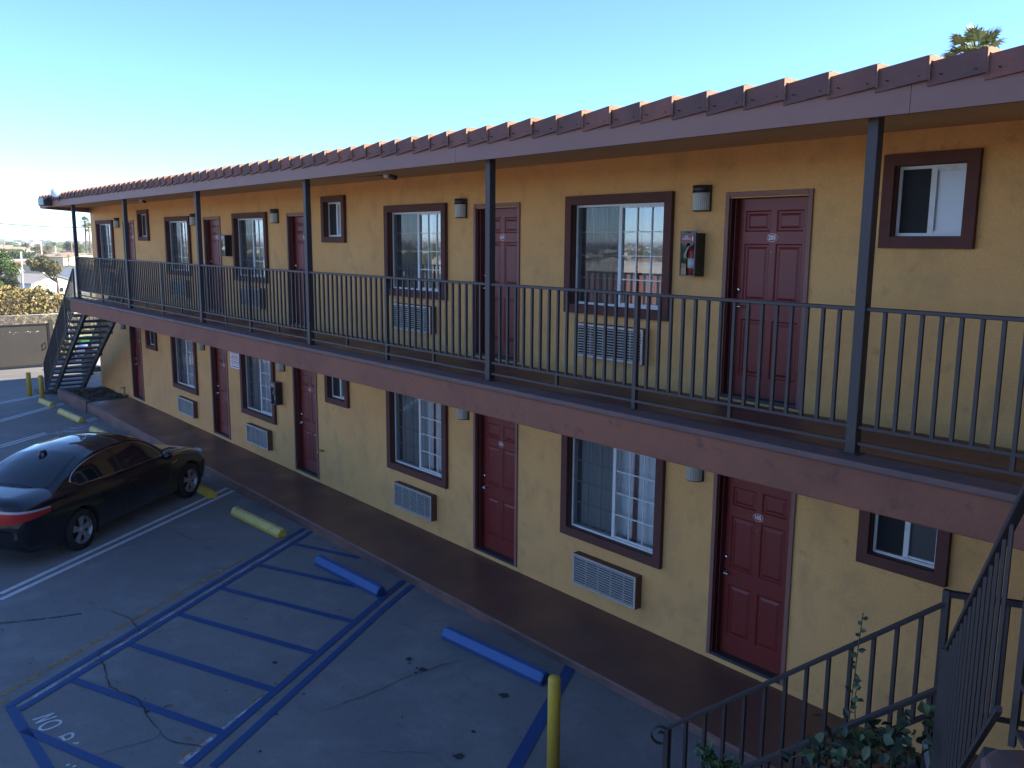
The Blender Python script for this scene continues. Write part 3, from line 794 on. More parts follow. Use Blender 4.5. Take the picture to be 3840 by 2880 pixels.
m = MB(); m.tube([(0, 0, .1), (.02, .03, .0), (.10, -.0, -.03), (.13, -.01, -.12)], .012, 6); m.build("mount_arm", METAL, dish)
vt = MB(); vt.lathe([(.045, -.06), (.045, .15), (.03, .15), (.03, .05)], (0, 0, 0), 12); v = vt.build("vent_pipe", mat("vent_tan", (.42, .30, .22), .7)); v.location = (-1.38, -.75, 5.60); v.scale = (.8, .8, 1)
tag(v, "short tan vent pipe standing on the roof behind the tile edge", "vent pipe")

# ------------------------------------------------------------------ balcony railing, one bay between each pair of posts
posts = [-21.365, -17.205, -13.046, -8.938, -4.859, -0.741, 3.35]
names = ["farthest bay beside the far staircase", "bay between the second and third posts from the far end", "bay between the third and fourth posts from the far end",
         "bay in front of the window left of door 204", "bay in front of window 205 and door 205", "nearest bay, below the upper right bath window"]
balm = MB(); balm.box(-.011, .011, -.011, .011, 3.243, 4.045)
bal_me = None
YR = -1.806
for i in range(6):
    a, b = posts[i] + .079, posts[i + 1] - .001
    r = empty("balcony_railing", ((a + b) / 2, YR, 3.04), "brown steel railing, " + names[i], "railing", "balcony railing bays")
    c = (b - a) / 2
    m = MB(); m.box(-c, c, -.024, .024, 4.045 - 3.04, 4.073 - 3.04); m.build("top_rail", METAL, r, .004)
    m = MB(); m.box(-c, c, -.018, .018, 3.222 - 3.04, 3.243 - 3.04); m.build("bottom_rail", METAL, r)
    m = MB(); m.box(-c, c, -.018, .018, 3.105 - 3.04, 3.126 - 3.04); m.build("toe_rail", METAL, r)
    m = MB(); m.box(-.02, .02, -.02, .02, 0, 1.005); m.build("middle_post", METAL, r)
    for q in (-.5, .5):
        m = MB(); m.box(q * c - .014, q * c + .014, -.014, .014, .086, .182); m.build("rail_spacer", METAL, r)
    n = max(2, int(round(2 * c / .1255)))
    for k in range(1, n):
        xx = -c + 2 * c * k / n
        if abs(xx) < .03: continue
        if bal_me is None:
            q = MB(); q.box(-.012, .012, -.012, .012, .203, 1.005); o = q.build("baluster", METAL, r); bal_me = o.data
        else:
            o = bpy.data.objects.new("baluster", bal_me); COL.objects.link(o); o.parent = r
        o.location = (xx, 0, 0)

# ------------------------------------------------------------------ far staircase, runs down from the left end of the balcony
fs = empty("staircase", (-28.4, -1.2, -.42), "far black open riser steel staircase at the left end of the balcony", "staircase")
FI = Matrix.Translation((-28.4, -1.2, -.42)).inverted()
def fpart(mb, name, mats):
    o = mb.build(name, mats, fs); o.matrix_parent_inverse = FI; return o
BLK = mat("stair_black", (0.022, 0.021, 0.022), .5, spots=[(6, (.05, .045, .042), .5, .75, .5)])
TREADM = mat("tread_concrete", (.10, .10, .105), .8, spots=[(9, (.06, .06, .065), .45, .7, .7)])
ftop, fbot = Vector((-21.5, -1.87, 2.86)), Vector((-28.5, -1.28, -.36))
fdir = (fbot - ftop); fh = Vector((fdir.x, fdir.y, 0)).normalized(); fn = Vector((-fh.y, fh.x, 0)) * -1     # across, towards the wall
if fn.y < 0: fn = -fn
NT = 17
for i in range(NT):
    p = ftop.lerp(fbot, (i + .6) / NT); 
    m = MB(); q = p + fn * .52
    a = fh * .15
    pts = [p - a, p + a, p + a + fn * 1.08, p - a + fn * 1.08]
    pts = [(v_.x, v_.y) for v_ in pts]
    if (pts[1][0] - pts[0][0]) * (pts[2][1] - pts[0][1]) - (pts[1][1] - pts[0][1]) * (pts[2][0] - pts[0][0]) < 0: pts.reverse()
    m.prism(pts, p.z - .055, p.z)
    fpart(m, "tread", TREADM)
for off in (.22, 1.0):
    m = MB(); a, b = ftop + fn * off + Vector((0, 0, -.17)), fbot + fn * off + Vector((0, 0, -.12))
    m.bar(a, b, .07, .20); fpart(m, "stringer", BLK)
for off, full in ((0.0, True), (1.12, False)):
    H = .9
    a, b = ftop + fn * off, fbot + fn * off
    m = MB(); m.bar(a + Vector((0, 0, H)), b + Vector((0, 0, H)), .04, .03); fpart(m, "handrail", BLK)
    m = MB(); m.bar(a + Vector((0, 0, .12)), b + Vector((0, 0, .06)), .03, .025); m.bar(a + Vector((0, 0, .0)), b + Vector((0, 0, -.06)), .03, .025); fpart(m, "bottom_rail", BLK)
    nb = 44
    for k in range(nb + 1):
        p = a.lerp(b, k / nb)
        z1_ = H; z0_ = .12 - .06 * k / nb
        big = k in (0, nb, nb // 2, nb // 4, 3 * nb // 4)
        m = MB(); w_ = .02 if big else .009
        m.box(p.x - w_, p.x + w_, p.y - w_, p.y + w_, p.z + (-.15 if big else z0_), p.z + z1_ - .01)
        fpart(m, "newel" if big else "baluster", BLK)
m = MB(); q = fbot + fn * .5
m.prism([(q.x - .55, q.y - .75), (q.x + .3, q.y - .75), (q.x + .3, q.y + .75), (q.x - .55, q.y + .75)], -.46, -.34)
fpart(m, "concrete_footing", TREADM)

# planter at the end of the sidewalk
pl = empty("planter_bed", (-25.2, -.6, -.3), "low brown kerbed bed of bare soil in front of the far staircase", "planter")
PI_ = Matrix.Translation((-25.2, -.6, -.3)).inverted()
m = MB(); m.prism([(-26.62, -1.36), (-23.88, -1.235), (-23.88, -1.09), (-26.5, -1.18)], -.45, -.045); m.box(-26.62, -26.47, -1.18, 0, -.45, -.09)
o = m.build("kerb", KERBF, pl, .015); o.matrix_parent_inverse = PI_
m = MB()
nx, ny = 26, 12
g = [[(-26.47 + 2.58 * i / nx, -1.17 + 1.17 * j / ny, -.13 + .05 * rnd.random() + .04 * math.sin(i * .7) * math.cos(j * .9)) for j in range(ny + 1)] for i in range(nx + 1)]
for i in range(nx):
    for j in range(ny): m.poly([g[i][j], g[i + 1][j], g[i + 1][j + 1], g[i][j + 1]], 0, True)
o = m.build("soil", SOIL, pl); o.matrix_parent_inverse = PI_
LEAFD = mat("weed_leaf", (.05, .085, .03), .6)
m = MB()
for i in range(70):
    c = Vector((rnd.uniform(-24.6, -23.95), rnd.uniform(-.35, -.03), -.08)) if i < 45 else Vector((rnd.uniform(-26.3, -24.2), rnd.uniform(-1.1, -.1), -.09))
    a = rnd.uniform(0, 6.28); l = rnd.uniform(.06, .16)
    d = Vector((math.cos(a), math.sin(a), rnd.uniform(.3, 1.3))).normalized() * l; w_ = Vector((-math.sin(a), math.cos(a), 0)) * .02
    m.poly([c - w_, c + d * .5 - w_ * 1.5, c + d, c + d * .5 + w_ * 1.5])
o = m.build("weeds", LEAFD, pl); o.matrix_parent_inverse = PI_; tag(o, kind="stuff")

# ------------------------------------------------------------------ wheel stops and bollards
def make_stop(L, top, side, name="wheel_stop"):
    m = MB(); w, h = .17, .135
    n = 10
    prof = [(-w / 2, 0), (w / 2, 0), (w / 2, .05), (w * .22, h), (-w * .22, h), (-w / 2, .05)]
    def ring(x, k): return [(x, y * k, z * (k if z > 0.06 else 1)) for y, z in prof]
    rg = [ring(-L / 2, .9), ring(-L / 2 + .03, 1)] + [ring(-L / 2 + .03 + (L - .06) * i / n, 1 + rnd.uniform(-.012, .012)) for i in range(1, n)] + [ring(L / 2 - .03, 1), ring(L / 2, .9)]
    m.loft(rg, 0, True)
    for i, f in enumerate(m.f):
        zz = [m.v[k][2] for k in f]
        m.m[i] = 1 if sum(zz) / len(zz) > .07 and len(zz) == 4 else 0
    # the slopes, painted lighter for the sky light they face
    return m.build(name, [side, top], None, .006)
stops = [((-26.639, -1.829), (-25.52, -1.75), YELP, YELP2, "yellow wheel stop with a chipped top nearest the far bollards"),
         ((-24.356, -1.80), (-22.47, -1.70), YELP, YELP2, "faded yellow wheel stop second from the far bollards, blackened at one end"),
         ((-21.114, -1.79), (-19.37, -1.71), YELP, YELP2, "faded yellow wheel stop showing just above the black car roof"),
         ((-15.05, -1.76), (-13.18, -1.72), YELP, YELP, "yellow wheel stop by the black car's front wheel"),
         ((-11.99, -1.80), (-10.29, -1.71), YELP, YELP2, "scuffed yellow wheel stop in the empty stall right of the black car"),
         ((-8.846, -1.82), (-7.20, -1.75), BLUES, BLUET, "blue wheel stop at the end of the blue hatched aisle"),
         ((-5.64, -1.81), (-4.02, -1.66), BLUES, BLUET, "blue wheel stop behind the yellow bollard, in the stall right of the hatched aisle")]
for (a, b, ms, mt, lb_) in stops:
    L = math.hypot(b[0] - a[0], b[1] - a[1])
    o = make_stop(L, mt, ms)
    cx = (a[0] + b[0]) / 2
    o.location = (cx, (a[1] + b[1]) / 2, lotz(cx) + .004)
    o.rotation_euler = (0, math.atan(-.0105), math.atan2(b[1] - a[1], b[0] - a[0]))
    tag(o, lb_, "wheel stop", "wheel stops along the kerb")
def bollard(x, y, r, h, lean, lb_):
    m = MB(); m.lathe([(r, -.03), (r, h - .02), (r - .008, h), (0.001, h + .004)], (0, 0, 0), 24)
    o = m.build("bollard", YELP); o.location = (x, y, lotz(x)); o.rotation_euler = (0, lean, 0)
    tag(o, lb_, "bollard", "yellow bollards"); return o
bollard(-2.83, -2.66, .057, .90, 0, "tall yellow pipe bollard in the foreground right of the blue wheel stop")
bollard(-28.1, -1.83, .07, .76, 0, "leftmost of the two small yellow bollards by the far staircase")
bollard(-27.12, -1.68, .07, .76, math.radians(-2.5), "yellow bollard leaning slightly just behind the farthest wheel stop")

# ------------------------------------------------------------------ cars
def interp(xs, ys, x):
    """smooth (monotone cubic-ish) interpolation"""
    n = len(xs)
    if x <= xs[0]: return ys[0]
    if x >= xs[-1]: return ys[-1]
    i = max(k for k in range(n - 1) if xs[k] <= x)
    h = xs[i + 1] - xs[i]; t = (x - xs[i]) / h
    def sl(k):
        if k <= 0: return (ys[1] - ys[0]) / (xs[1] - xs[0])
        if k >= n - 1: return (ys[-1] - ys[-2]) / (xs[-1] - xs[-2])
        a = (ys[k] - ys[k - 1]) / (xs[k] - xs[k - 1]); b = (ys[k + 1] - ys[k]) / (xs[k + 1] - xs[k])
        return 0 if a * b <= 0 else 2 * a * b / (a + b)
    m0, m1 = sl(i) * h, sl(i + 1) * h
    return (2 * t**3 - 3 * t**2 + 1) * ys[i] + (t**3 - 2 * t**2 + t) * m0 + (-2 * t**3 + 3 * t**2) * ys[i + 1] + (t**3 - t**2) * m1
CX = [-2.43, -2.40, -2.30, -2.0, -1.3, 0, 1.0, 1.7, 2.1, 2.28, 2.38, 2.42]
CW = [.60, .72, .82, .885, .92, .925, .92, .895, .84, .76, .66, .55]
def c_w(x): return interp(CX, CW, x)
def c_top(x): return interp([-2.43, -2.38, -2.2, -1.7, -.9, .3, .95, 1.6, 2.1, 2.33, 2.42], [.80, 1.00, 1.055, 1.07, 1.0, .98, 1.0, .93, .83, .70, .58], x)
def c_sh(x): return interp([-2.43, -2.3, -1.7, 0, 1.0, 1.8, 2.3, 2.42], [.74, .93, .965, .935, .90, .82, .66, .54], x)
def c_bot(x): return interp([-2.43, -2.2, -1.7, 0, 1.7, 2.2, 2.42], [.36, .24, .20, .19, .19, .20, .26], x)
AX = (1.55, -1.34); WR = .325
def c_roof(x): return interp([-1.95, -1.7, -1.4, -1.1, -.8, -.4, 0, .3, .55, .85, 1.2], [.98, 1.10, 1.24, 1.355, 1.43, 1.468, 1.472, 1.45, 1.39, 1.235, .98], x)
def c_wb(x): return interp([-1.95, -1.2, -.3, .6, 1.2], [.72, .80, .835, .815, .74], x)
def c_side(x, z): return c_wb(x) - max(0, z - .95) * .40 - max(0, z - 1.2) ** 2 * .5
def c_topz(x, y): return c_roof(x) - .075 * (abs(y) / .6) ** 2.4
def make_car(name, paint, trimm, taill, loc, heading, label):
    root = empty(name, loc, label, "car")
    root.rotation_euler = (0, 0, heading)
    # body shell
    bm = bmesh.new()
    xs_ = np.linspace(-2.43, 2.42, 178); cols = []
    for x in xs_:
        w, zt, zs, zb = c_w(x), c_top(x), c_sh(x), c_bot(x)
        ctrl = [(0, zb), (w * .78, zb), (w * .93, zb + .03), (w * .965, zb + .12), (w * .985, zb + .26), (w, min(.60, zs - .14)), (w * .99, zs - .12), (w * .955, zs - .03), (w * .90, zs + .015), (w * .62, zt - .018), (w * .3, zt - .003), (0, zt)]
        P = []
        for k in range(len(ctrl) - 1):
            p0, p1, p2, p3 = ctrl[max(k - 1, 0)], ctrl[k], ctrl[k + 1], ctrl[min(k + 2, len(ctrl) - 1)]
            nn = 6 if 3 <= k <= 6 else 3
            for j in range(nn):
                t = j / nn
                P.append(tuple(.5 * (2 * p1[d] + (p2[d] - p0[d]) * t + (2 * p0[d] - 5 * p1[d] + 4 * p2[d] - p3[d]) * t * t + (3 * p1[d] - p0[d] - 3 * p2[d] + p3[d]) * t ** 3) for d in (0, 1)))
        P.append(ctrl[-1])
        cols.append([[bm.verts.new((x, sgn * y, z)) for y, z in P] for sgn in (1, -1)])
    for sgn in (0, 1):
        for i in range(len(cols) - 1):
            A, B = cols[i][sgn], cols[i + 1][sgn]
            for k in range(len(A) - 1):
                f = [A[k], B[k], B[k + 1], A[k + 1]]
                bm.faces.new(f if sgn == 1 else f[::-1])
    for i in (0, -1):
        l = cols[i][0] + cols[i][1][::-1]
        bm.faces.new(l if i == -1 else l[::-1])
    R = .385
    kill = [f for f in bm.faces if abs(f.calc_center_median().y) > .50 and any(math.hypot(f.calc_center_median().x - ax, f.calc_center_median().z - WR) < R for ax in AX)]
    bmesh.ops.delete(bm, geom=kill, context='FACES')
    for v in bm.verts:
        if v.is_boundary and abs(v.co.y) > .5:
            for ax in AX:
                d = math.hypot(v.co.x - ax, v.co.z - WR)
                if .05 < abs(d) and abs(d - R) < .06 and v.co.z > .2:
                    v.co.x = ax + (v.co.x - ax) * R / d; v.co.z = WR + (v.co.z - WR) * R / d
    bmesh.ops.remove_doubles(bm, verts=bm.verts, dist=1e-4)
    for f in bm.faces: f.smooth = True
    me = bpy.data.meshes.new("body"); bm.to_mesh(me); bm.free(); me.materials.append(paint)
    body = bpy.data.objects.new("body", me); COL.objects.link(body); body.parent = root
    # wheel wells
    for ax in AX:
        for sg in (1, -1):
            m = MB()
            for r_ in (R + .004,):
                arc = [(ax + r_ * math.cos(a), WR + r_ * math.sin(a)) for a in [math.radians(-25 + 230 * k / 20) for k in range(21)]]
                m.loft([[(x, sg * .50, z) for x, z in arc], [(x, sg * c_w(ax) * .965, z) for x, z in arc]], 0, False, True, False)
                m.poly([(x, sg * .50, z) for x, z in arc])
            m.build("wheel_well", DARK, body)
    # cabin
    m = MB(); rings = []
    for x in np.linspace(-1.93, 1.18, 90):
        zr = c_roof(x); ztop_side = max(zr - .12, .90)
        P = []
        for k in range(8):
            z = .90 + (ztop_side - .90) * k / 7; P.append((c_side(x, z), z))
        ye = P[-1][0]
        for k in range(1, 6):
            t = k / 5; a = t * math.pi / 2
            yy = ye - .085 * (1 - math.cos(a)) ; zz = ztop_side + (c_topz(x, ye - .085) - ztop_side) * math.sin(a); P.append((yy, zz))
        for k in range(1, 7):
            yy = (ye - .085) * (1 - k / 6); P.append((yy, c_topz(x, yy)))
        rings.append([(x, -y, z) for y, z in P] + [(x, y, z) for y, z in P[::-1][1:]])
    m.loft(rings, 0, False, True, False)
    cab = m.build("cabin", paint, root)
    # glass
    tops = [(-1.36, 1.085), (-1.30, 1.16), (-1.15, 1.235), (-.95, 1.295), (-.65, 1.345), (-.3, 1.37), (.05, 1.368), (.28, 1.34), (.48, 1.265), (.66, 1.15), (.80, 1.03), (.86, .975)]
    def topw(x): return interp([a for a, b in tops], [b for a, b in tops], x)
    def botw(x): return 1.0 + .0 * x - .028 * (x + 1.2) / 2.0 if x > -1.22 else 1.0 + (-1.22 - x) / .14 * .085
    for sg in (1, -1):
        m = MB(); up, dn = [], []
        for x in np.linspace(-1.36, .86, 60):
            a, b = botw(x), topw(x)
            if b < a + .002: b = a + .002
            col = []
            for k in range(5):
                z = a + (b - a) * k / 4; col.append((x, sg * (c_side(x, z) + .006), z))
            up.append(col)
        rr = up if sg == -1 else [c[::-1] for c in up]
        m.loft(rr, 0, False, True, False)
        sw_ = m.build("side_window", CARG, root)
        m = MB()
        o = [c[0] for c in up] + [c[-1] for c in up][::-1]
        o = [(x, y + sg * .004, z) for x, y, z in o]; o.append(o[0])
        m.tube(o, .0085, 6); m.build("window_trim", trimm, sw_)
        m = MB(); 
        for xa, xb in ((-.36, -.28),): m.loft([[(xa + .05 * (1 - t), sg * (c_side(xa, .985 + .38 * t) + .009), .985 + .38 * t), (xb + .05 * (1 - t), sg * (c_side(xb, .985 + .38 * t) + .009), .985 + .38 * t)] for t in (0, .33, .66, 1)], 0, False, False, False)
        m.build("door_pillar", BLACK, sw_)
        m = MB()
        for xx in (-1.22, -.32, .92):
            pts = [(xx + .12 * max(0, .5 - z) * (1 if xx < -1 else 0), sg * (c_w(xx) * (1 if z < .7 else .985 if z < .85 else .955) + .0015), z) for z in (.30, .45, .6, .72, .84, .9)]
            m.tube(pts, .004, 4)
        for xx in (-1.02, -.12): m.bar((xx - .1, sg * (c_w(xx) + .012), .80), (xx + .1, sg * (c_w(xx) + .012), .79), .02, .022)
        m.build("door_seams", BLACK, body)
        m = MB(); m.lathe([(.0, .0), (.06, .01), (.085, .05), (.09, .10), (.0, .115)], (0, 0, 0), 14, 0, 'x')
        mi = m.build("mirror", paint, root); mi.location = (.66, sg * 1.0, 1.01); mi.scale = (1, 1.15, .8)
        m = MB(); m.tube([(.70, sg * .84, .97), (.70, sg * .95, 1.0)], .022, 6); m.build("mirror_arm", BLACK, mi).matrix_parent_inverse = Matrix.LocRotScale(mi.location, None, mi.scale).inverted()
    def sheet(name, x0, x1, y0f, mat_, n=24, up=.006):
        m = MB(); rows = []
        for x in np.linspace(x0, x1, n):
            yy = y0f(x); rows.append([(x, -yy + 2 * yy * k / 12, c_topz(x, -yy + 2 * yy * k / 12) + up) for k in range(13)])
        m.loft(rows[::-1], 0, False, True, False); return m.build(name, mat_, root)
    sheet("rear_window", -1.72, -.90, lambda x: interp([-1.72, -1.6, -.9], [.50, .585, .50], x), CARG)
    sheet("windscreen", .36, 1.10, lambda x: interp([.36, 1.1], [.52, .64], x), CARG)
    m = MB(); m.tube([(-.94, 0, c_topz(-.94, 0) - .01), (-.98, 0, c_topz(-.98, 0) + .035), (-1.06, 0, c_topz(-1.06, 0) + .075), (-1.09, 0, c_topz(-1.09, 0) + .03), (-1.09, 0, c_topz(-1.09, 0) - .01)], [.012, .03, .012, .03, .03], 8); m.build("antenna_fin", BLACK, root)
    for sg in (1, -1):
        path = [(-1.96, .90), (-2.10, .88), (-2.22, .86), (-2.32, .81), (-2.40, .73), (-2.44, .61), (-2.455, .45)]
        def strip(za, zb, off, mtl, nm, par, i0=0):
            m = MB(); A = []
            for i, (x, y) in enumerate(path[i0:]):
                t = i / (len(path) - 1 - i0)
                A.append([(x - off * .5, sg * (y + off), z) for z in (za(t), (za(t) + zb(t)) / 2, zb(t))])
            m.loft(A if sg == 1 else [c[::-1] for c in A], 0, False, True, False); return m.build(nm, mtl, par)
        tl = strip(lambda t: .765 + .05 * (1 - t) - .05 * t, lambda t: .875 + .01 * t, .004, taill, "tail_light", root)
        strip(lambda t: .872 + .01 * t, lambda t: .90 + .025 * t, .003, mat_reverse, "tail_light_band", tl)
        m = MB()
        hp = [(1.98, .83), (2.15, .78), (2.28, .70), (2.36, .58), (2.405, .44)]
        m.loft([[(x + .004, sg * (y + .012), z) for z in ((.66, .70, .74) if i else (.73, .74, .75))] for i, (x, y) in enumerate(hp)], 0, False, True, False)
        m.build("headlight", HEADL, root)
        for ax in AX:
            w = empty("wheel"); w.parent = root; w.location = (ax, sg * .795, WR)
            m = MB(); m.lathe([(.215, -.105), (.30, -.108), (.318, -.09), (.325, -.05), (.325, .05), (.318, .09), (.30, .108), (.215, .105)], (0, 0, 0), 40, 0, 'y', True, False); m.build("tyre", RUBBER, w)
            m = MB(); yo = sg * .085
            ring = [(.226, yo * 1.2), (.226, yo * 1.05), (.205, yo * .9), (.2, 0)]
            rg = [[(r_ * math.cos(a * math.pi / 20), h_, r_ * math.sin(a * math.pi / 20)) for a in range(40)] for r_, h_ in ring]
            m.loft(rg if sg == -1 else rg[::-1], 0, False, True)
            for k in range(5):
                a = 2 * math.pi * k / 5 + .3
                ca, sa = math.cos(a), math.sin(a)
                def pp(r_, t_, h_): return (r_ * ca - t_ * sa, h_, r_ * sa + t_ * ca)
                sec = []
                for r_, t_, h_ in ((.03, .030, 1.0), (.10, .036, 1.08), (.16, .05, 1.1), (.212, .062, 1.08)):
                    sec.append([pp(r_, -t_, yo * h_), pp(r_, t_, yo * h_), pp(r_, t_ * .7, yo * .7), pp(r_, -t_ * .7, yo * .7)])
                m.loft(sec, 0, True)
            m.lathe([(.0, yo * 1.12), (.045, yo * 1.1), (.05, yo * .8)] if True else [], (0, 0, 0), 16, 0, 'y')
            m.build("rim", RIMM, w)
            m = MB(); m.lathe([(.0, yo * .35), (.2, yo * .35), (.2, yo * .3)], (0, 0, 0), 24, 0, 'y'); m.build("brake_disc", DARK, w)
    m = MB()
    m.loft([[(x - .012, y, z) for x, y, z in ((-2.40, -.70, z_), (-2.425, -.3, z_), (-2.43, 0, z_), (-2.425, .3, z_), (-2.40, .70, z_))] for z_ in (.50, .56, .6)], 0, False, True, False)
    m.build("bumper_strip", BLACK, root)
    m = MB(); m.bar((.98, -.918, .80), (1.14, -.914, .82), .008, .022, 0, (0, 1, 0)); m.build("side_repeater", CHROME, body)
    return root
CARP = mat("car_paint_black", (0.003, 0.004, 0.007), 0.4, 0.0, coat=1.0, spec=0.1)
CARW = mat("car_paint_white", (0.62, 0.63, 0.66), 0.3, 0.0, coat=1.0)
CARG = mat("car_glass_dark", (0.006, 0.009, 0.011), 0.03, 0.0, spec=0.8)
RUBBER = mat("tyre_rubber", (0.012, 0.012, 0.013), 0.75)
RIMM = mat("rim_alloy", (0.36, 0.34, 0.34), 0.4, 0.5)
TAILR = mat("tail_light_red", (0.42, 0.012, 0.008), 0.15, coat=1.0)
mat_reverse = mat("tail_light_clear", (0.45, 0.43, 0.45), 0.2, coat=1.0)
HEADL = mat("headlight_lens", (0.25, 0.26, 0.28), 0.08, coat=1.0)
hd = math.atan2(.795, -.606)
ca_, sa_ = math.cos(hd), math.sin(hd)
fwx, fwy = (-13.574 - .0, -2.106)
cxp = fwx - ca_ * 1.50 - sa_ * .80; cyp = fwy - sa_ * 1.50 + ca_ * .80
car = make_car("parked_car", CARP, CHROME, TAILR, (cxp, cyp, lotz(cxp)), hd, "glossy black four door saloon parked nose in to the kerb")
car2 = make_car("parked_car", CARW, BLACK, TAILR, (-33.4, 3.35, -.48), math.radians(97), "white car parked behind the far staircase, seen between its treads")

# ------------------------------------------------------------------ near staircase (right foreground) and the wing it climbs to
EU = Vector((.891, .454, 0)); NN = Vector((.454, -.891, 0))
P0 = Vector((.006, -1.75, 2.148)); S0 = Vector((-1.63, -2.578, .80))
ns = empty("staircase", (-1.63, -2.6, -.15), "brown steel staircase in the right foreground with a scroll ended handrail", "staircase")
NI = Matrix.Translation((-1.63, -2.6, -.15)).inverted()
def npart(mb, name, mats, bevel=0.0):
    o = mb.build(name, mats, ns, bevel); o.matrix_parent_inverse = NI; return o
W1 = 1.13
LZ = 1.10
for off in (0.0, W1):
    a, b = S0 + NN * off, P0 + NN * off
    m = MB(); m.bar(a + Vector((0, 0, -.012)), b + Vector((0, 0, -.012)), .042, .024)
    # scroll at the low end
    t = (a - b).normalized(); hx = Vector((t.x, t.y, 0)).normalized()
    pts = []
    for k in range(26):
        q = k / 25; ang = math.radians(118) + q * math.radians(-470); rad = .085 * (1 - .62 * q)
        pts.append(a + hx * (.085 * .25) + Vector((0, 0, -.105)) + hx * (rad * -math.cos(ang)) * -1 * -1 + Vector((0, 0, rad * math.sin(ang))))
    pts = []
    c = a + hx * .055 + Vector((0, 0, -.10))
    for k in range(30):
        q = k / 29; ang = math.radians(115) - q * math.radians(430); rad = .088 * (1 - .62 * q)
        pts.append(c + hx * (rad * math.cos(ang)) + Vector((0, 0, rad * math.sin(ang))))
    side = Vector((-hx.y, hx.x, 0)) * .02
    m.loft([[p - side, p + side, p + side + (c - p) * .05, p - side + (c - p) * .05] for p in pts], 0, True)
    npart(m, "handrail", METAL, .003)
    m = MB()
    m.box(a.x - .022, a.x + .022, a.y - .022, a.y + .022, lotz(a.x), a.z - .02); npart(m, "newel", METAL)
    m = MB(); m.box(b.x - .022, b.x + .022, b.y - .022, b.y + .022, LZ - .2, b.z + (.08 if off == 0 else -.02)); npart(m, "newel", METAL)
    m = MB(); q = .30
    m.bar(a.lerp(b, .03) + Vector((0, 0, -.80)), b + Vector((0, 0, -.80)), .03, .028); npart(m, "bottom_rail", METAL)
    n = 13
    for k in range(1, n):
        p = a.lerp(b, k / n); m = MB(); w_ = .0125
        m.box(p.x - w_, p.x + w_, p.y - w_, p.y + w_, max(p.z - .80, lotz(p.x)), p.z - .02); npart(m, "baluster", METAL)
    m = MB(); m.bar(a.lerp(b, .08) + Vector((0, 0, -1.24)), b + Vector((0, 0, -1.24)), .04, .20); npart(m, "stringer", METAL)
hu = (P0 - S0); hl = math.hypot(hu.x, hu.y)
for k in range(6):
    zt_ = lotz(-1) + (LZ - lotz(-1)) * (k + 1) / 7
    t = (zt_ + 1.22 - S0.z) / (P0.z - S0.z)
    p = S0.lerp(P0, t); a = EU * .15
    m = MB(); m.prism([(v_.x, v_.y) for v_ in (p - a + NN * (W1 - .03), p + a + NN * (W1 - .03), p + a + NN * .03, p - a + NN * .03)], zt_ - .035, zt_); npart(m, "tread", FLOOR)
# landing with its guard
m = MB(); q = P0 + EU * .03
m.prism([(v_.x, v_.y) for v_ in (q + NN * 1.62, q + NN * 1.62 + EU * 1.25, q + EU * 1.25, q)], LZ - .1, LZ); npart(m, "landing", FLOOR)
m = MB(); a, b = P0 + Vector((0, 0, .055)), P0 + EU * 1.2 + Vector((0, 0, .055))
m.bar(a, b, .042, .04); m.bar(a + Vector((0, 0, -.82)), b + Vector((0, 0, -.82)), .03, .028)
for k in range(1, 10):
    p = a.lerp(b, k / 10); m.box(p.x - .0125, p.x + .0125, p.y - .0125, p.y + .0125, p.z - .82, p.z - .02)
npart(m, "landing_guard", METAL)
# upper flight
U0, U1 = Vector((.60, -3.165, 2.48)), Vector((1.354, -4.65, 3.71))
ud = (U1 - U0); uh = Vector((ud.x, ud.y, 0)).normalized(); ur = Vector((-uh.y, uh.x, 0))
m = MB(); m.bar(U0, U1 + (U1 - U0) * .22, .032, .026); npart(m, "handrail", METAL, .003)
m = MB(); m.bar(U0 + Vector((0, 0, -.92)), U1 + Vector((0, 0, -.68)), .018, .02); npart(m, "bottom_rail", METAL)
m = MB(); m.box(U0.x - .025, U0.x + .025, U0.y - .025, U0.y + .025, LZ, U0.z); npart(m, "newel", METAL)
m = MB(); m.box(1.37 - .010, 1.37 + .010, -4.55 - .010, -4.55 + .010, 2.87, 3.78); npart(m, "newel", METAL)
for k in range(1, 14):
    p = U0.lerp(U1, k / 14); z0_ = p.z - .92 + .24 * k / 14; m = MB(); m.box(p.x - .006, p.x + .006, p.y - .006, p.y + .006, z0_, p.z - .01); npart(m, "baluster", METAL)
m = MB(); m.bar(U0 + Vector((0, 0, -1.25)), U1 + Vector((0, 0, -.95)), .04, .24); npart(m, "stringer", METAL)
m = MB()
for zz0, zz1, off in ((-1.35, .02, 1.08),):
    a, b = U0 + ur * off, U1 + ur * off
    m.loft([[a + Vector((0, 0, zz0)), a + ur * .02 + Vector((0, 0, zz0)), a + ur * .02 + Vector((0, 0, zz1)), a + Vector((0, 0, zz1))], [b + Vector((0, 0, zz0)), b + ur * .02 + Vector((0, 0, zz0)), b + ur * .02 + Vector((0, 0, zz1)), b + Vector((0, 0, zz1))]], 0, True)
npart(m, "added_shade_sheet", BLK)  # added dark sheet, stands for the shade behind the balusters
for k in range(8):
    t = (k + .5) / 8; p = U0.lerp(U1, t); zt_ = LZ + (2.87 - LZ) * (k + 1) / 9; a = uh * .11
    m = MB(); pts = [p - a, p + a, p + a + ur * 1.07, p - a + ur * 1.07]
    pl_ = [(v_.x, v_.y) for v_ in pts]
    m.prism(pl_, zt_ - .19, zt_); npart(m, "tread", BLK)

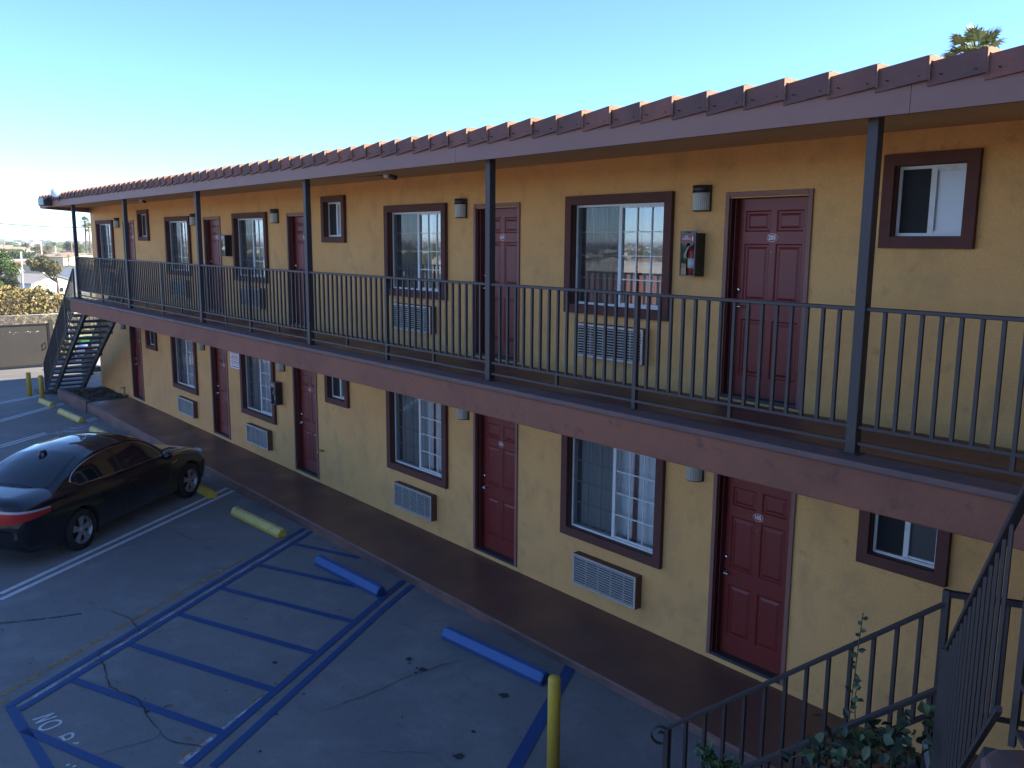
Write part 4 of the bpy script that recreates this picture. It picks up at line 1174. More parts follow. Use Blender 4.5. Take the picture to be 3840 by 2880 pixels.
K = Vector((1.285, -4.60, 0))
wing = empty("motel_wing", (5, -8, 0), "end of the neighbouring motel wing, its walkway slab corner at the bottom right", "building")
WI = Matrix.Translation((5, -8, 0)).inverted()
def wpart(mb, name, mats, bevel=0, seg=1):
    o = mb.build(name, mats, wing, bevel, seg); o.matrix_parent_inverse = WI; return o
def plan(pts): return [((K + NN * a + EU * b).x, (K + NN * a + EU * b).y) for a, b in pts]
WSTUC = mat("wing_slab_stucco", (0.17, 0.085, 0.062), .9, spots=[(3, (.12, .065, .05), .42, .7, .8)], bump=[(30, .5, .01)])
m = MB(); m.prism(plan([(11, 0), (11, 1.65), (0, 1.65), (0, .12), (.03, .04), (.10, 0)]), 2.62, 2.872); wpart(m, "walkway", [WSTUC], .02, 3)
m = MB(); m.prism(plan([(12, 1.66), (12, 9), (-4.0, 9), (-4.0, 1.66)]), -.4, 5.42); wpart(m, "wall", YEL)
m = MB(); m.prism(plan([(12.4, .95), (12.4, 9.6), (-4.0, 9.6), (-4.0, .95)]), 5.43, 5.72); wpart(m, "roof", TILE)
m = MB(); g0 = Vector((1.39, -4.56, 2.87)); g1 = g0 + NN * 3.6 + EU * .6
for zz in (.06, .22, 1.06): m.bar(g0 + Vector((0, 0, zz)), g1 + Vector((0, 0, zz)), .02, .02)
for k in (3,):
    p = g0.lerp(g1, k / 3); m.box(p.x - .02, p.x + .02, p.y - .02, p.y + .02, 2.87, 3.93)
wpart(m, "walkway_railing", METAL)

# planting beside the near staircase
LEAF1 = mat("shrub_leaf", (.030, .058, .014), .5, spots=[(14, (.055, .09, .022), .45, .65, .9)])
LEAF2 = mat("shrub_leaf_dark", (.012, .026, .008), .55, spots=[(14, (.024, .042, .013), .45, .65, .8)])
STEM = mat("green_stem", (.045, .065, .03), .7)
def q3(x, y, d): return at(2400 + x / 1.536, 1800 + y / 1.536, d)
def leaf(mb, c, d, n, L, W, m=0):
    d = d.normalized(); s_ = d.cross(n).normalized() * W; up = n.normalized() * (W * .35)
    a, b, e = c, c + d * L * .5, c + d * L
    mb.poly([a, b - s_ + up, e], m); mb.poly([a, e, b + s_ + up], m)
    mb.poly([a, c + d * L * .22 - s_ * .75 + up * .7, b - s_ + up], m); mb.poly([a, b + s_ + up, c + d * L * .22 + s_ * .75 + up * .7], m)
sh = empty("climbing_shrub", (.0, -3.1, .0), "dark leafy shrub with long vine shoots growing through the near staircase railing", "shrub")
SI = Matrix.Translation((0, -3.1, 0)).inverted()
rl = random.Random(11)
def rv(): return Vector((rl.gauss(0, 1), rl.gauss(0, 1), rl.gauss(0, 1)))
m = MB(); st = MB()
top = [(880, 1640), (960, 1540), (1060, 1500), (1280, 1480), (1400, 1400), (1500, 1400), (1570, 1350), (1660, 1400), (1750, 1330), (1790, 1330)]
clumps = []
for _ in range(40):
    x = 870 + 920 * rl.random() ** .65; yt = interp([p[0] for p in top], [p[1] for p in top], x)
    y = yt + 20 + abs(rl.gauss(0, 150)); d = rl.uniform(4.55, 5.25)
    clumps.append((x, y, d))
base = q3(1650, 1900, 4.9); base.z = .2
for x, y, d in clumps:
    c = q3(x, y, d)
    if rl.random() < .4: 
        mid = (c + base) / 2 + Vector((rl.uniform(-.15, .15), rl.uniform(-.15, .15), .1)); st.tube([base, mid, c], [.006, .004, .002], 4)
    for k in range(rl.randint(5, 10)):
        p = c + rv() * .055; leaf(m, p, rv() + Vector((0, 0, -.3)), rv() + Vector((0, -.6, 1.2)), rl.uniform(.05, .10), rl.uniform(.018, .034), 0 if rl.random() < .45 else 1)
for pts, lm in (([(1195, 1700), (1208, 1340), (1228, 1190), (1250, 1020), (1266, 900), (1285, 765)], 1), ([(1240, 1420), (1238, 1330), (1242, 1230), (1262, 1140)], 0), ([(1190, 1640), (1180, 1480), (1188, 1400)], 0),
                ([(400, 1720), (385, 1640), (370, 1580), (345, 1545), (325, 1500)], 0), ([(440, 1700), (430, 1640), (385, 1560)], 0), ([(480, 1720), (520, 1650), (525, 1630)], 0), ([(1330, 1420), (1310, 1500), (1330, 1570), (1350, 1600)], 0), ([(830, 1700), (870, 1600), (985, 1560), (1080, 1555)], 0)):
    dd = 5.35 if pts[0][0] > 1100 and pts[0][0] < 1300 else 5.0
    P = [q3(x, y, dd) for x, y in pts]
    Q = []
    for a, b in zip(P[:-1], P[1:]):
        n = max(2, int((b - a).length / .035))
        for k in range(n): Q.append(a.lerp(b, k / n))
    st.tube(P, .0035, 5)
    for k, p in enumerate(Q):
        f = 1 - .75 * k / len(Q)
        if rl.random() < .85: leaf(m, p, Vector((rl.choice((-1, 1)), rl.uniform(-.5, .5), rl.uniform(-.2, .8))), rv() + Vector((0, -1, .8)), .03 + .06 * f * rl.random(), .010 + .018 * f, 0 if rl.random() < .6 else 1)
for x, y in ((385, 1600), (430, 1630), (370, 1570), (450, 1650), (520, 1650), (500, 1640)):
    c = q3(x, y, 5.0)
    for k in range(14): leaf(m, c + rv() * .03, rv() + Vector((0, 0, .4)), rv() + Vector((0, -1, 1)), rl.uniform(.03, .065), .018, 0)
o = m.build("foliage", [LEAF1, LEAF2], sh); o.matrix_parent_inverse = SI
o = st.build("stems", STEM, sh); o.matrix_parent_inverse = SI
sk = MB(); a, b = q3(1660, 1500, 4.8), q3(1702, 1780, 4.75); sk.bar(b, a, .05, .035)
o = sk.build("wooden_stake", mat("weathered_wood", (.19, .18, .17), .9, spots=[(20, (.10, .095, .09), .45, .7, .8)])); tag(o, "weathered grey stake leaning among the shrub leaves by the near stairs", "stake")
bed = MB(); bed.prism([(-.2, -3.6), (1.1, -3.0), (.6, -2.1), (-.7, -2.7)], -.2, .12); o = bed.build("soil_bed", SOIL); tag(o, kind='structure')

# ------------------------------------------------------------------ beyond the far end of the lot
GATEM = mat("gate_steel", (0.036, 0.033, 0.029), .7, spots=[(1.2, (.026, .025, .022), .4, .65, .8), (9, (.08, .075, .065), .66, .78, .6)])
gt = empty("metal_gate", (-35.5, -2.0, -.5), "dark grey solid sheet metal gate with flaking paint across the driveway", "gate")
m = MB(); m.box(-.03, .03, -4.2, 2.38, .06, 1.68); m.build("panel", GATEM, gt)
m = MB()
for z in (.06, 1.66): m.box(-.05, .05, -4.2, 2.38, z, z + .06)
for y in (-4.2, 2.34): m.box(-.05, .05, y, y + .06, .06, 1.72)
m.build("gate_frame", BLACK, gt)
m = MB(); m.tube([(.05, 2.26, .98), (.12, 2.22, .98), (.12, 2.22, .76), (.05, 2.26, .76)], .02, 6); m.build("handle", BLACK, gt)
m = MB()
for k in range(20):
    y = rnd.uniform(-.2, 2.1); z = 1.42 + rnd.gauss(0, .015) if k < 16 else rnd.uniform(.4, 1.4); s_ = rnd.uniform(.006, .022)
    m.poly([(.033, y - s_ * 1.6, z), (.033, y, z - s_ * .6), (.033, y + s_ * 1.4, z), (.033, y, z + s_ * .7)], 0)
m.build("flaked_paint", mat("flake_pale", (.5, .48, .4), .8), gt)
gp = MB(); gp.box(-35.60, -35.48, .42, .56, -.6, 1.36); gp.box(-35.60, -35.48, 2.6, 2.74, -.6, 1.3)
o = gp.build("gate_post", GATEM); tag(o, "grey steel post at the right end of the metal gate", "post")

cf = empty("chain_link_fence", (-37.4, 0, -.6), "galvanised chain link fence behind the metal gate", "fence")
GALV = mat("galvanised_wire", (.42, .41, .38), .5, .4)
m = MB(); P_ = .085; hgt = (1.1, 2.02)
y0, y1 = -5.0, 5.2
n = int((y1 - y0 + 1) / P_)
for k in range(n):
    yy = y0 - .5 + k * P_
    for sg in (1, -1):
        m.bar((0, yy if sg == 1 else yy + .5, hgt[0]), (.008 * sg, (yy + .92) if sg == 1 else yy - .42, hgt[1]), .007, .007)
m.build("wire_mesh", GALV, cf)
for y in (-4.6, -1.22, 1.55, 4.3):
    m = MB(); m.lathe([(.035, -.4), (.035, 2.08), (.0, 2.1)], (0, y, 0), 10); m.build("fence_post", mat("post_pale", (.55, .54, .5), .6) if y == -4.6 else MATS["post_pale"], cf)
m = MB(); m.tube([(0, y0, 2.02), (0, y1, 2.02)], .018, 6); m.build("top_rail", GALV, cf)

def leafcloud(mb, n, fn, size, mats=2, r=None):
    r = r or rnd
    for _ in range(n):
        c = fn()
        if c is None: continue
        a = Vector((r.gauss(0, 1), r.gauss(0, 1), r.gauss(0, 1))).normalized(); b = a.cross(Vector((r.gauss(0, 1), r.gauss(0, 1), r.gauss(0, 1)))).normalized()
        s_ = size * r.uniform(.6, 1.35)
        mb.poly([c - a * s_, c + b * s_ * .6, c + a * s_, c - b * s_ * .6], r.randrange(mats))
HEDGE1 = mat("hedge_olive", (.235, .20, .06), .8, spots=[(1.3, (.10, .085, .035), .42, .62, .8)])
HEDGE2 = mat("hedge_brown", (.33, .25, .09), .8, spots=[(1.1, (.12, .10, .035), .45, .62, .8)])
hr = random.Random(5)
hb = MB()
def hp_():
    y = hr.uniform(-7, 7.5); t = hr.random()
    topz = 2.15 + .22 * math.sin(y * 1.3) + .18 * math.sin(y * 3.1 + 1) - (.35 if y > 1.9 else 0)
    z = -1.2 + (topz + 1.2) * hr.random() ** .75
    return Vector((-40.2 - 2.4 * hr.random() - .8 * max(0, z - .5), y, z))
leafcloud(hb, 36000, hp_, .08, 2, hr)
for _ in range(260):
    y = hr.uniform(-7, 7); x = -41.5 + hr.uniform(-.8, .8); z = hr.uniform(1.6, 2.1)
    hb.tube([(x, y, -.8), (x + .1, y + .1, .7), (x + hr.uniform(-.2, .3), y + hr.uniform(-.3, .3), z + .25)], [.02, .014, .005], 4, 2)
hg = hb.build("hedge", [HEDGE1, HEDGE2, BARK]); tag(hg, "dense olive brown hedge behind the chain link fence", "hedge")

def B(x, y, d): return at(x / 4.147, 820 + y / 4.147, d)
TREE = {}
def tree_mats(key, c1, c2):
    if key not in TREE:
        TREE[key] = (mat("crown_" + key, c1, .75, spots=[(.35, tuple(v * .62 for v in c1), .42, .62, .8)]), mat("crown_light_" + key, c2, .75, spots=[(.3, tuple(v * .6 for v in c2), .45, .62, .8)]))
    return TREE[key]
def make_tree(cx, cy, rx, ry, D, key, label, n=2600, seed=0, bare=False, base=None):
    """crown centre and radii in the left strip's photo units; stands at distance D"""
    r = random.Random(seed)
    c = B(cx, cy, D); k = D / 3235.7 / 4.147 * 1.1
    RX, RZ = rx * k, ry * k
    gx, gy = c.x, c.y; gz = terrain_h(gx, gy)
    if base: b = B(base[0], base[1], D); gx, gy = b.x, b.y
    root = empty("tree", (gx, gy, gz), label, "tree")
    IV = Matrix.Translation((gx, gy, gz)).inverted()
    lobes = []
    for i in range(15):
        a = Vector((r.gauss(0, 1), r.gauss(0, 1), r.gauss(0, .8))).normalized() * r.uniform(.25, .72)
        lobes.append((Vector((a.x * RX, a.y * RX, a.z * RZ)), r.uniform(.24, .46)))
    m = MB()
    def pt():
        o, s_ = r.choice(lobes)
        d = Vector((r.gauss(0, 1), r.gauss(0, 1), r.gauss(0, 1))).normalized() * (r.random() ** .4) * s_
        return c + o + Vector((d.x * RX, d.y * RX, d.z * RZ * 1.1))
    leafcloud(m, n, pt, max(RX, RZ) * .05, 2, r)
    o = m.build("crown", list(TREE[key]), root); o.matrix_parent_inverse = IV
    t = MB(); tr = max(RX * .055, .12)
    fork = Vector((gx, gy, max(gz, c.z - RZ * 1.3)))
    t.tube([(gx, gy, gz - .3), fork], [tr * 1.5, tr], 7)
    for o_, s_ in lobes[:9]:
        mid = (fork + c + o_) / 2 + Vector((0, 0, -RZ * .12)); t.tube([fork, mid, c + o_], [tr * .7, tr * .42, tr * .12], 5)
    if bare:
        for q in range(46):
            o_, s_ = r.choice(lobes); st_ = fork.lerp(c + o_, r.uniform(.25, .9)); en = st_ + Vector((r.gauss(0, .3) * RX, r.uniform(0, .7) * RX, r.uniform(-.15, .8) * RZ))
            t.tube([st_, en], [tr * .2, tr * .04], 4)
    o = t.build("trunk", BARK, root); o.matrix_parent_inverse = IV
    return root
tree_mats("green", (.06, .115, .032), (.12, .17, .045)); tree_mats("olive", (.115, .115, .038), (.20, .17, .06)); tree_mats("dark", (.028, .05, .022), (.06, .085, .03)); tree_mats("rust", (.17, .10, .035), (.21, .14, .05)); tree_mats("lime", (.12, .19, .025), (.17, .24, .04))
make_tree(50, 760, 200, 215, 120, "green", "large bright green tree at the left edge of the picture", 6500, 1)
make_tree(140, 960, 125, 170, 112, "dark", "bushy dark green tree just above the hedge at the left edge", 4500, 2)
make_tree(10, 1010, 62, 75, 104, "lime", "small lime green bush at the left edge above the hedge", 1200, 3)
make_tree(660, 725, 250, 165, 210, "olive", "spreading olive tree with bare forked branches before the white house", 7000, 4, True, (905, 1150))
make_tree(235, 735, 110, 65, 170, "olive", "low olive tree between the left green tree and the leaning white pole", 1500, 5)
make_tree(330, 560, 190, 85, 340, "green", "wide green tree behind the long orange roofed building", 2600, 6)
make_tree(395, 410, 70, 60, 430, "dark", "dark tree on the skyline above the wide green tree", 1200, 7)
make_tree(580, 480, 130, 95, 400, "olive", "brownish olive tree in the middle distance behind the spreading olive tree", 1800, 8)
make_tree(705, 540, 55, 60, 350, "rust", "rust coloured tree beside a utility pole", 1200, 9)
make_tree(765, 430, 80, 75, 520, "olive", "distant brown tree left of the second utility pole", 1200, 10)
make_tree(1030, 440, 110, 80, 430, "dark", "round dark green tree near the skyline left of the first balcony post", 2000, 11)
make_tree(912, 588, 55, 55, 300, "green", "small green tree beside the tan gabled roofs", 1200, 12)
make_tree(840, 395, 50, 40, 640, "dark", "small dark tree on the skyline between two utility poles", 900, 13)
make_tree(1230, 430, 75, 70, 420, "olive", "olive tree seen between the first balcony post and the end wall", 1400, 14)
make_tree(1390, 470, 60, 60, 380, "green", "green tree beside the palm trunks at the end wall", 1200, 15)
make_tree(1060, 600, 40, 40, 280, "lime", "small yellow green shrub before the tan gabled house", 700, 16)

def gable_house(name, p, W, L, hw, hr_, rz, wallm, roofm, label, cat="house", windows=3, over=.4):
    root = empty(name, p, label, cat, None, rz)
    m = MB(); w, l = W / 2, L
    m.loft([[(0, -w, 0), (0, w, 0), (0, w, hw), (0, 0, hw + hr_), (0, -w, hw)], [(-l, -w, 0), (-l, w, 0), (-l, w, hw), (-l, 0, hw + hr_), (-l, -w, hw)]], 0, True)
    m.build("wall", wallm, root)
    m = MB(); e = over; s_ = hr_ / w
    for sg in (1, -1):
        a = [(e, 0, hw + hr_ + .05), (e, sg * (w + e), hw - s_ * e + .05), (-l - e, sg * (w + e), hw - s_ * e + .05), (-l - e, 0, hw + hr_ + .05)]
        m.loft([a, [(x, y, z + .16) for x, y, z in a]], 0, True)
    m.build("roof", roofm, root)
    for k in range(windows):
        y = -w + W * (k + 1) / (windows + 1)
        m = MB(); m.box(.0, .06, y - .55, y + .55, hw * .38, hw * .38 + 1.15); wi = m.build("window", WHITE, root)
        g = MB(); g.box(.06, .075, y - .47, y + .47, hw * .38 + .08, hw * .38 + 1.07); g.build("pane", CARG, wi)
    return root
ROOFG = mat("roof_grey", (.27, .25, .225), .9, spots=[(1.0, (.21, .20, .18), .45, .65, .7)])
ROOFT = mat("roof_tan", (.33, .25, .17), .9, spots=[(.8, (.27, .21, .15), .45, .65, .7)])
ROOFR = mat("roof_terracotta", (.34, .13, .07), .9, spots=[(.8, (.27, .11, .07), .45, .65, .7)])
WALLW = mat("wall_white", (.68, .67, .63), .85, spots=[(.5, (.58, .56, .5), .45, .7, .6)])
WALLY = mat("wall_cream", (.62, .52, .33), .85)
WALLT = mat("wall_peach", (.52, .38, .26), .85)
def ground_at(x, y, D):
    p = B(x, y, D); return Vector((p.x, p.y, terrain_h(p.x, p.y)))
def hz(y, D): return B(0, y, D).z
g = ground_at(850, 1180, 222); gable_house("house", g, 11.5, 14, hz(1010, 222) - g.z, hz(885, 222) - hz(1010, 222), math.radians(28), WALLW, ROOFG, "white walled house with a light grey gable roof behind the bare branched tree", windows=2)
g = ground_at(250, 880, 240); gable_house("house", g, 9, 8, hz(840, 240) - g.z, 2.0, math.radians(60), WALLW, ROOFG, "small pale roofed house half hidden behind the leaning white pole", windows=1)
g = ground_at(1070, 760, 300); gable_house("house", g, 17, 12, hz(725, 300) - g.z, hz(640, 300) - hz(725, 300), math.radians(20), WALLY, ROOFT, "cream house with a broad tan gable beside the first balcony post")
g = ground_at(1090, 900, 245); gable_house("house", g, 12, 12, hz(830, 245) - g.z, hz(740, 245) - hz(830, 245), math.radians(-35), WALLW, ROOFT, "white house with a tan roof below the broad gabled one", windows=2)
g = ground_at(800, 640, 340); gable_house("house", g, 11, 12, hz(600, 340) - g.z, hz(565, 340) - hz(600, 340), math.radians(15), WALLW, ROOFG, "white gabled house between the rust coloured tree and the second utility pole", windows=2)
g = ground_at(1010, 620, 370); gable_house("house", g, 14, 12, hz(580, 370) - g.z, hz(530, 370) - hz(580, 370), math.radians(-20), WALLT, ROOFR, "peach house with a terracotta roof under the round dark tree", windows=2)
g = ground_at(1340, 660, 300); gable_house("house", g, 16, 12, hz(600, 300) - g.z, hz(545, 300) - hz(600, 300), math.radians(25), WALLY, ROOFT, "cream house with a tan roof seen past the end wall of the motel", windows=3)
g = ground_at(310, 760, 315)
ob = empty("long_building", g, "long low building with an orange band and flat roof behind the trees", "building", None, math.radians(8))
m = MB(); m.box(-10, 0, -17, 64, 0, hz(690, 315) - g.z); m.build("wall", WALLT, ob)
m = MB(); m.box(-10.3, .4, -17.3, 64.3, hz(690, 315) - g.z + .02, hz(660, 315) - g.z); m.build("orange_band", ROOFR, ob)
m = MB(); m.box(-10, .2, -17.1, 64.1, hz(660, 315) - g.z + .02, hz(640, 315) - g.z); m.build("parapet", WALLW, ob)
g = ground_at(60, 700, 400)
yb = empty("cream_building", g, "two storey cream building with stepped flat roofs at the left edge", "building", None, math.radians(15))
h1, h2 = hz(600, 400) - g.z, hz(440, 400) - g.z
m = MB(); m.box(-14, 0, -22, 20, 0, h1); m.box(-14, -3, -22, 9, h1, h2 - .8); m.build("wall", WALLY, yb)
m = MB(); m.box(-15, 1.2, -23, 21.5, h1 + .02, h1 + .7); m.box(-15, -1.6, -23, 15, h2 - 3.0, h2 - 2.3); m.box(-15, -2, -23, 10, h2 - .78, h2); m.build("roof", ROOFT, yb)
for k in range(6):
    y = -19 + k * 6.2; m = MB(); m.box(.0, .08, y, y + 2.2, h1 * .45, h1 * .8); w_ = m.build("window", WHITE, yb); m = MB(); m.box(.08, .1, y + .12, y + 2.08, h1 * .45 + .12, h1 * .8 - .12); m.build("pane", CARG, w_)

POLEM = mat("pole_pale", (.50, .47, .42), .8); POLEB = mat("pole_wood", (.24, .17, .12), .9)
def pole(x0, y0, x1, y1, D, mm, r_, label, arm=True):
    a, b = B(x0, y0, D), B(x1, y1, D); b2 = a.lerp(b, 1.0); gz = terrain_h(b.x, b.y)
    bb_ = a + (b - a) * ((a.z - gz) / max(a.z - b.z, .1))
    root = empty("utility_pole", bb_, label, "utility pole", "utility poles beyond the hedge"); IV = Matrix.Translation(bb_).inverted()
    m = MB(); m.tube([bb_, a], [r_ * 1.25, r_], 8); o = m.build("shaft", mm, root); o.matrix_parent_inverse = IV
    if arm:
        m = MB(); c = a + Vector((0, 0, -.35)); m.bar(c + Vector((0, -.9, 0)), c + Vector((0, .9, 0)), .12, .12)
        for q in (-.8, -.3, .3, .8): m.lathe([(.05, 0), (.06, .1), (.03, .2)], (c.x, c.y + q, c.z + .06), 6)
        o = m.build("crossarm", POLEB, root); o.matrix_parent_inverse = IV
pole(322, 515, 357, 1060, 180, POLEM, .17, "slightly leaning pale utility pole rising from behind the hedge", False)
pole(637, 385, 648, 575, 330, POLEM, .24, "utility pole beside the rust coloured tree")
pole(857, 425, 868, 575, 330, POLEM, .20, "utility pole right of the white gabled house")
pole(1110, 350, 1120, 610, 340, POLEB, .20, "brown utility pole nearest the first balcony post")
pole(57, 318, 60, 420, 520, POLEB, .35, "small dark utility pole on the skyline above the cream building")
def wire(a, b, r_, label, ext=1.6):
    d = (b - a); m = MB(); P_ = []
    for k in range(25):
        t = -.6 + 2.2 * k / 24; p = a + d * t; p.z -= .25 * (1 - ((t - .5) / 1.1) ** 2) - .2; P_.append(p)
    m.tube(P_, r_, 5); o = m.build("power_line", WIREM); tag(o, label, "power line", "overhead wires")
WIREM = mat("wire_grey", (.07, .07, .07), .6)
wire(B(0, 75, 52), B(1244, 135, 60), .027, "upper overhead wire crossing the pale sky at left")
wire(B(0, 470, 52), B(1244, 500, 60), .020, "lower overhead wire crossing in front of the distant trees")

# palms
PALM1 = mat("palm_leaf", (.20, .24, .085), .6, spots=[(2, (.28, .29, .12), .45, .6, .8)]); PALM2 = mat("palm_leaf_dry", (.30, .22, .12), .8)
def make_palm(c, Rr, gz, label, seed, lean=(0, 0), nf=46, nb=11):
    r = random.Random(seed)
    root = empty("palm_tree", (c.x + lean[0], c.y + lean[1], gz), label, "palm tree"); IV = Matrix.Translation((c.x + lean[0], c.y + lean[1], gz)).inverted()
    m = MB(); b = Vector((c.x + lean[0], c.y + lean[1], gz)); m.tube([b, b.lerp(c, .5) + Vector((.05 * Rr, .04 * Rr, 0)), c], [Rr * .17, Rr * .12, Rr * .11], 9); o = m.build("trunk", BARK, root); o.matrix_parent_inverse = IV
    m = MB(); 
    for i in range(nf):
        az = r.uniform(0, 6.283); el = math.radians(r.uniform(-62, 85)); dry = el < math.radians(-30)
        d = Vector((math.cos(az) * math.cos(el), math.sin(az) * math.cos(el), math.sin(el)))
        L = Rr * r.uniform(.42, .62); hub = c + d * L
        m.tube([c, c + d * L * .5 + Vector((0, 0, .04 * Rr)), hub], Rr * .012, 4, 1)
        side = d.cross(Vector((0, 0, 1))); side = side.normalized() if side.length > .1 else Vector((1, 0, 0))
        upv = side.cross(d).normalized()
        for k in range(nb):
            a = math.radians(-82 + 164 * k / (nb - 1)); bl = Rr * .52 * (1 - .35 * abs(a) / 1.5) * r.uniform(.85, 1.1)
            q = (d * math.cos(a) + side * math.sin(a) + upv * .12).normalized()
            tip = hub + q * bl + Vector((0, 0, -.22 * bl * r.uniform(.6, 1.6))); mid = hub + q * bl * .55; w_ = q.cross(upv).normalized() * Rr * .030
            m.poly([hub, mid - w_, mid + w_], 2 if dry else r.choice((0, 0, 1))); m.poly([mid - w_, tip, mid + w_], 2 if dry else r.choice((0, 0, 1)))
    o = m.build("crown", [PALM1, MATS["crown_light_green"], PALM2], root); o.matrix_parent_inverse = IV
def Z130(x, y, d): return at(130 + x / 5.53, 680 + y / 5.53, d)
make_palm(Z130(1040, 850, 330), 2.4, -8.8, "taller fan palm on the skyline beside the motel's end wall", 1, (-.2, -.4))
make_palm(Z130(1118, 960, 330), 2.1, -8.8, "shorter fan palm partly hidden by the motel's end wall", 2, (.2, .2))
make_palm(at(2640 + 1880 / 1.8433, 400 / 1.8433, 27), .98, -.6, "fan palm crown showing above the tiled roof at the upper right", 3, (.2, .1), 60, 15)

# boundary wall, bars and dumpster glimpsed between the far treads
bw = MB(); bw.box(-42.0, -41.7, 1.5, 12, -3, 1.35); o = bw.build("boundary_wall", mat("beige_block", (.50, .43, .33), .9, spots=[(1, (.42, .36, .28), .45, .65, .6)])); tag(o, "beige block wall glimpsed behind the far staircase treads", "wall")
hgo = hb  # hedge stands clear of it
mf = empty("metal_fence", (-37.0, 3.4, -.5), "black upright bar fence in front of the beige wall behind the far staircase", "fence")
m = MB()
for k in range(26): y = -1.9 + k * .16; m.box(-.012, .012, y - .012, y + .012, 0, 1.75)
m.build("bars", BLACK, mf)
m = MB()
for z in (.15, 1.6): m.box(-.02, .02, -1.95, 2.2, z, z + .04)
m.build("fence_rail", BLACK, mf)
du = empty("dumpster", (-36.0, 2.35, -.5), "green dumpster behind the white car, seen through the far staircase", "dumpster")
GRN = mat("dumpster_green", (.05, .30, .085), .6, spots=[(3, (.04, .22, .07), .45, .7, .7)])
m = MB(); m.loft([[(-.5, -.75, .12), (.45, -.75, .12), (.45, .75, .12), (-.5, .75, .12)], [(-.6, -.85, 1.0), (.55, -.85, 1.0), (.55, .85, 1.0), (-.6, .85, 1.0)]], 0, True)
m.build("bin", GRN, du, .02)
m = MB(); m.loft([[(-.62, -.87, 1.02), (.58, -.87, .99), (.58, .87, .99), (-.62, .87, 1.02)], [(-.62, -.87, 1.07), (.58, -.87, 1.03), (.58, .87, 1.03), (-.62, .87, 1.07)]], 0, True); m.build("lid", mat("lid_olive", (.26, .28, .16), .7), du)
m = MB()
for y in (-.6, .6): m.lathe([(.06, -.03), (.06, .03)], (.35, y, .06), 10, 0, 'y')
m.build("caster", BLACK, du)

# brick building on the other side of the lot, only met in the window reflections
nb_ = empty("brick_building", (-21, -24, -.5), "low brick building across the lot that shows in the window reflections", "building")
bm_ = mat("brick_red", (.36, .13, .085), .9); nt = bm_.node_tree
bt = nt.nodes.new("ShaderNodeTexBrick"); tc = nt.nodes.new("ShaderNodeTexCoord"); mp = nt.nodes.new("ShaderNodeMapping"); mp.inputs["Rotation"].default_value = (math.pi / 2, 0, 0)
bt.inputs["Color1"].default_value = (.40, .14, .09, 1); bt.inputs["Color2"].default_value = (.33, .12, .085, 1); bt.inputs["Mortar"].default_value = (.42, .36, .30, 1); bt.inputs["Scale"].default_value = 2.4
nt.links.new(tc.outputs["Object"], mp.inputs[0]); nt.links.new(mp.outputs[0], bt.inputs[0]); nt.links.new(bt.outputs[0], nt.nodes["Principled BSDF"].inputs["Base Color"])
m = MB(); m.box(-11, 10, -6, 0, 0, 3.6); m.build("wall", bm_, nb_)
m = MB(); m.box(-11.1, 10.1, -6.1, .1, 3.6, 3.95); m.build("parapet", WALLW, nb_)

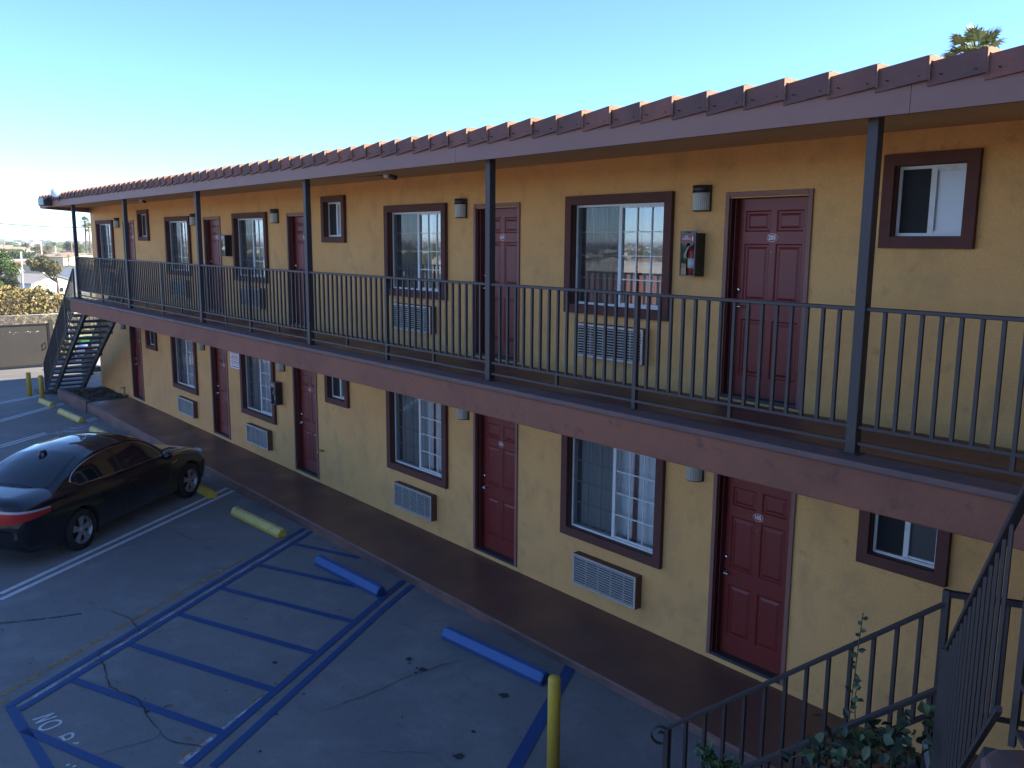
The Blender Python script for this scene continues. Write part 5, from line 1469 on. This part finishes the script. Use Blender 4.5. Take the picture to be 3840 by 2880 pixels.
# ------------------------------------------------------------------ the city to the horizon
cr = random.Random(21)
cv, cfc, cm = [], [], []
ico = bmesh.new(); bmesh.ops.create_icosphere(ico, subdivisions=2, radius=1.0)
iv = [v.co.copy() for v in ico.verts]; ifc = [[v.index for v in f.verts] for f in ico.faces]; ico.free()
def put(vs, fs, mi):
    b_ = len(cv); cv.extend(vs); cfc.extend([tuple(b_ + i for i in f) for f in fs]); cm.extend([mi] * len(fs))
for _ in range(5200):
    rr_ = 330 * math.exp(cr.random() * math.log(6500 / 330.)); th = math.radians(cr.uniform(112, 262))
    x, y = rr_ * math.cos(th), rr_ * math.sin(th)
    if cr.random() < .66:
        s_ = cr.uniform(2.2, 5.5) * (1 + rr_ / 6000); mi = cr.randrange(3)
        zc = terrain_h(x, y) + s_ * .7
        vs = [(x + p.x * s_ * cr.uniform(.75, 1.25) * 1.25, y + p.y * s_ * cr.uniform(.75, 1.25) * 1.25, zc + p.z * s_ * .8 * cr.uniform(.7, 1.2)) for p in iv]
        put(vs, ifc, mi)
    else:
        w_, l_, h_ = cr.uniform(4, 9), cr.uniform(4, 8), cr.uniform(2.8, 4.2) * (1.8 if cr.random() < .12 else 1); z = terrain_h(x, y); a = cr.uniform(0, 3.14); ca, sa = math.cos(a), math.sin(a)
        def R_(u, v, q): return (x + u * ca - v * sa, y + u * sa + v * ca, z + q)
        hr2 = cr.uniform(1.2, 2.0)
        vs = [R_(-w_, -l_, 0), R_(w_, -l_, 0), R_(w_, l_, 0), R_(-w_, l_, 0), R_(-w_, -l_, h_), R_(w_, -l_, h_), R_(w_, l_, h_), R_(-w_, l_, h_), R_(-w_, 0, h_ + hr2), R_(w_, 0, h_ + hr2)]
        put(vs, [(0, 1, 5, 4), (2, 3, 7, 6), (1, 2, 6, 9, 5), (3, 0, 4, 8, 7)], 3); put(vs, [(4, 5, 9, 8), (6, 7, 8, 9)], cr.choice((4, 5)))
me = bpy.data.meshes.new("distant_city"); me.from_pydata(cv, [], cfc)
for q in (TREE["green"][0], TREE["olive"][0], TREE["dark"][1], WALLW, ROOFT, ROOFG): me.materials.append(q)
me.polygons.foreach_set("material_index", cm); me.update()
dc = bpy.data.objects.new("distant_city", me); COL.objects.link(dc); tag(dc, "far off houses and trees filling the plain to the horizon", "city", None, "stuff")

# ------------------------------------------------------------------ the air over the plain
hm = MB(); hm.box(-9600, 9600, -9600, 9600, -9.9, 14.0)
HZM = bpy.data.materials.new("haze_air"); HZM.use_nodes = True
hn = HZM.node_tree; hn.nodes.remove(hn.nodes["Principled BSDF"])
hv = hn.nodes.new("ShaderNodeVolumePrincipled"); hv.inputs["Color"].default_value = (.86, .92, 1.0, 1); hv.inputs["Density"].default_value = 0.00016
hn.links.new(hv.outputs[0], hn.nodes["Material Output"].inputs["Volume"])
hz_o = hm.build("haze", HZM); tag(hz_o, kind="stuff")
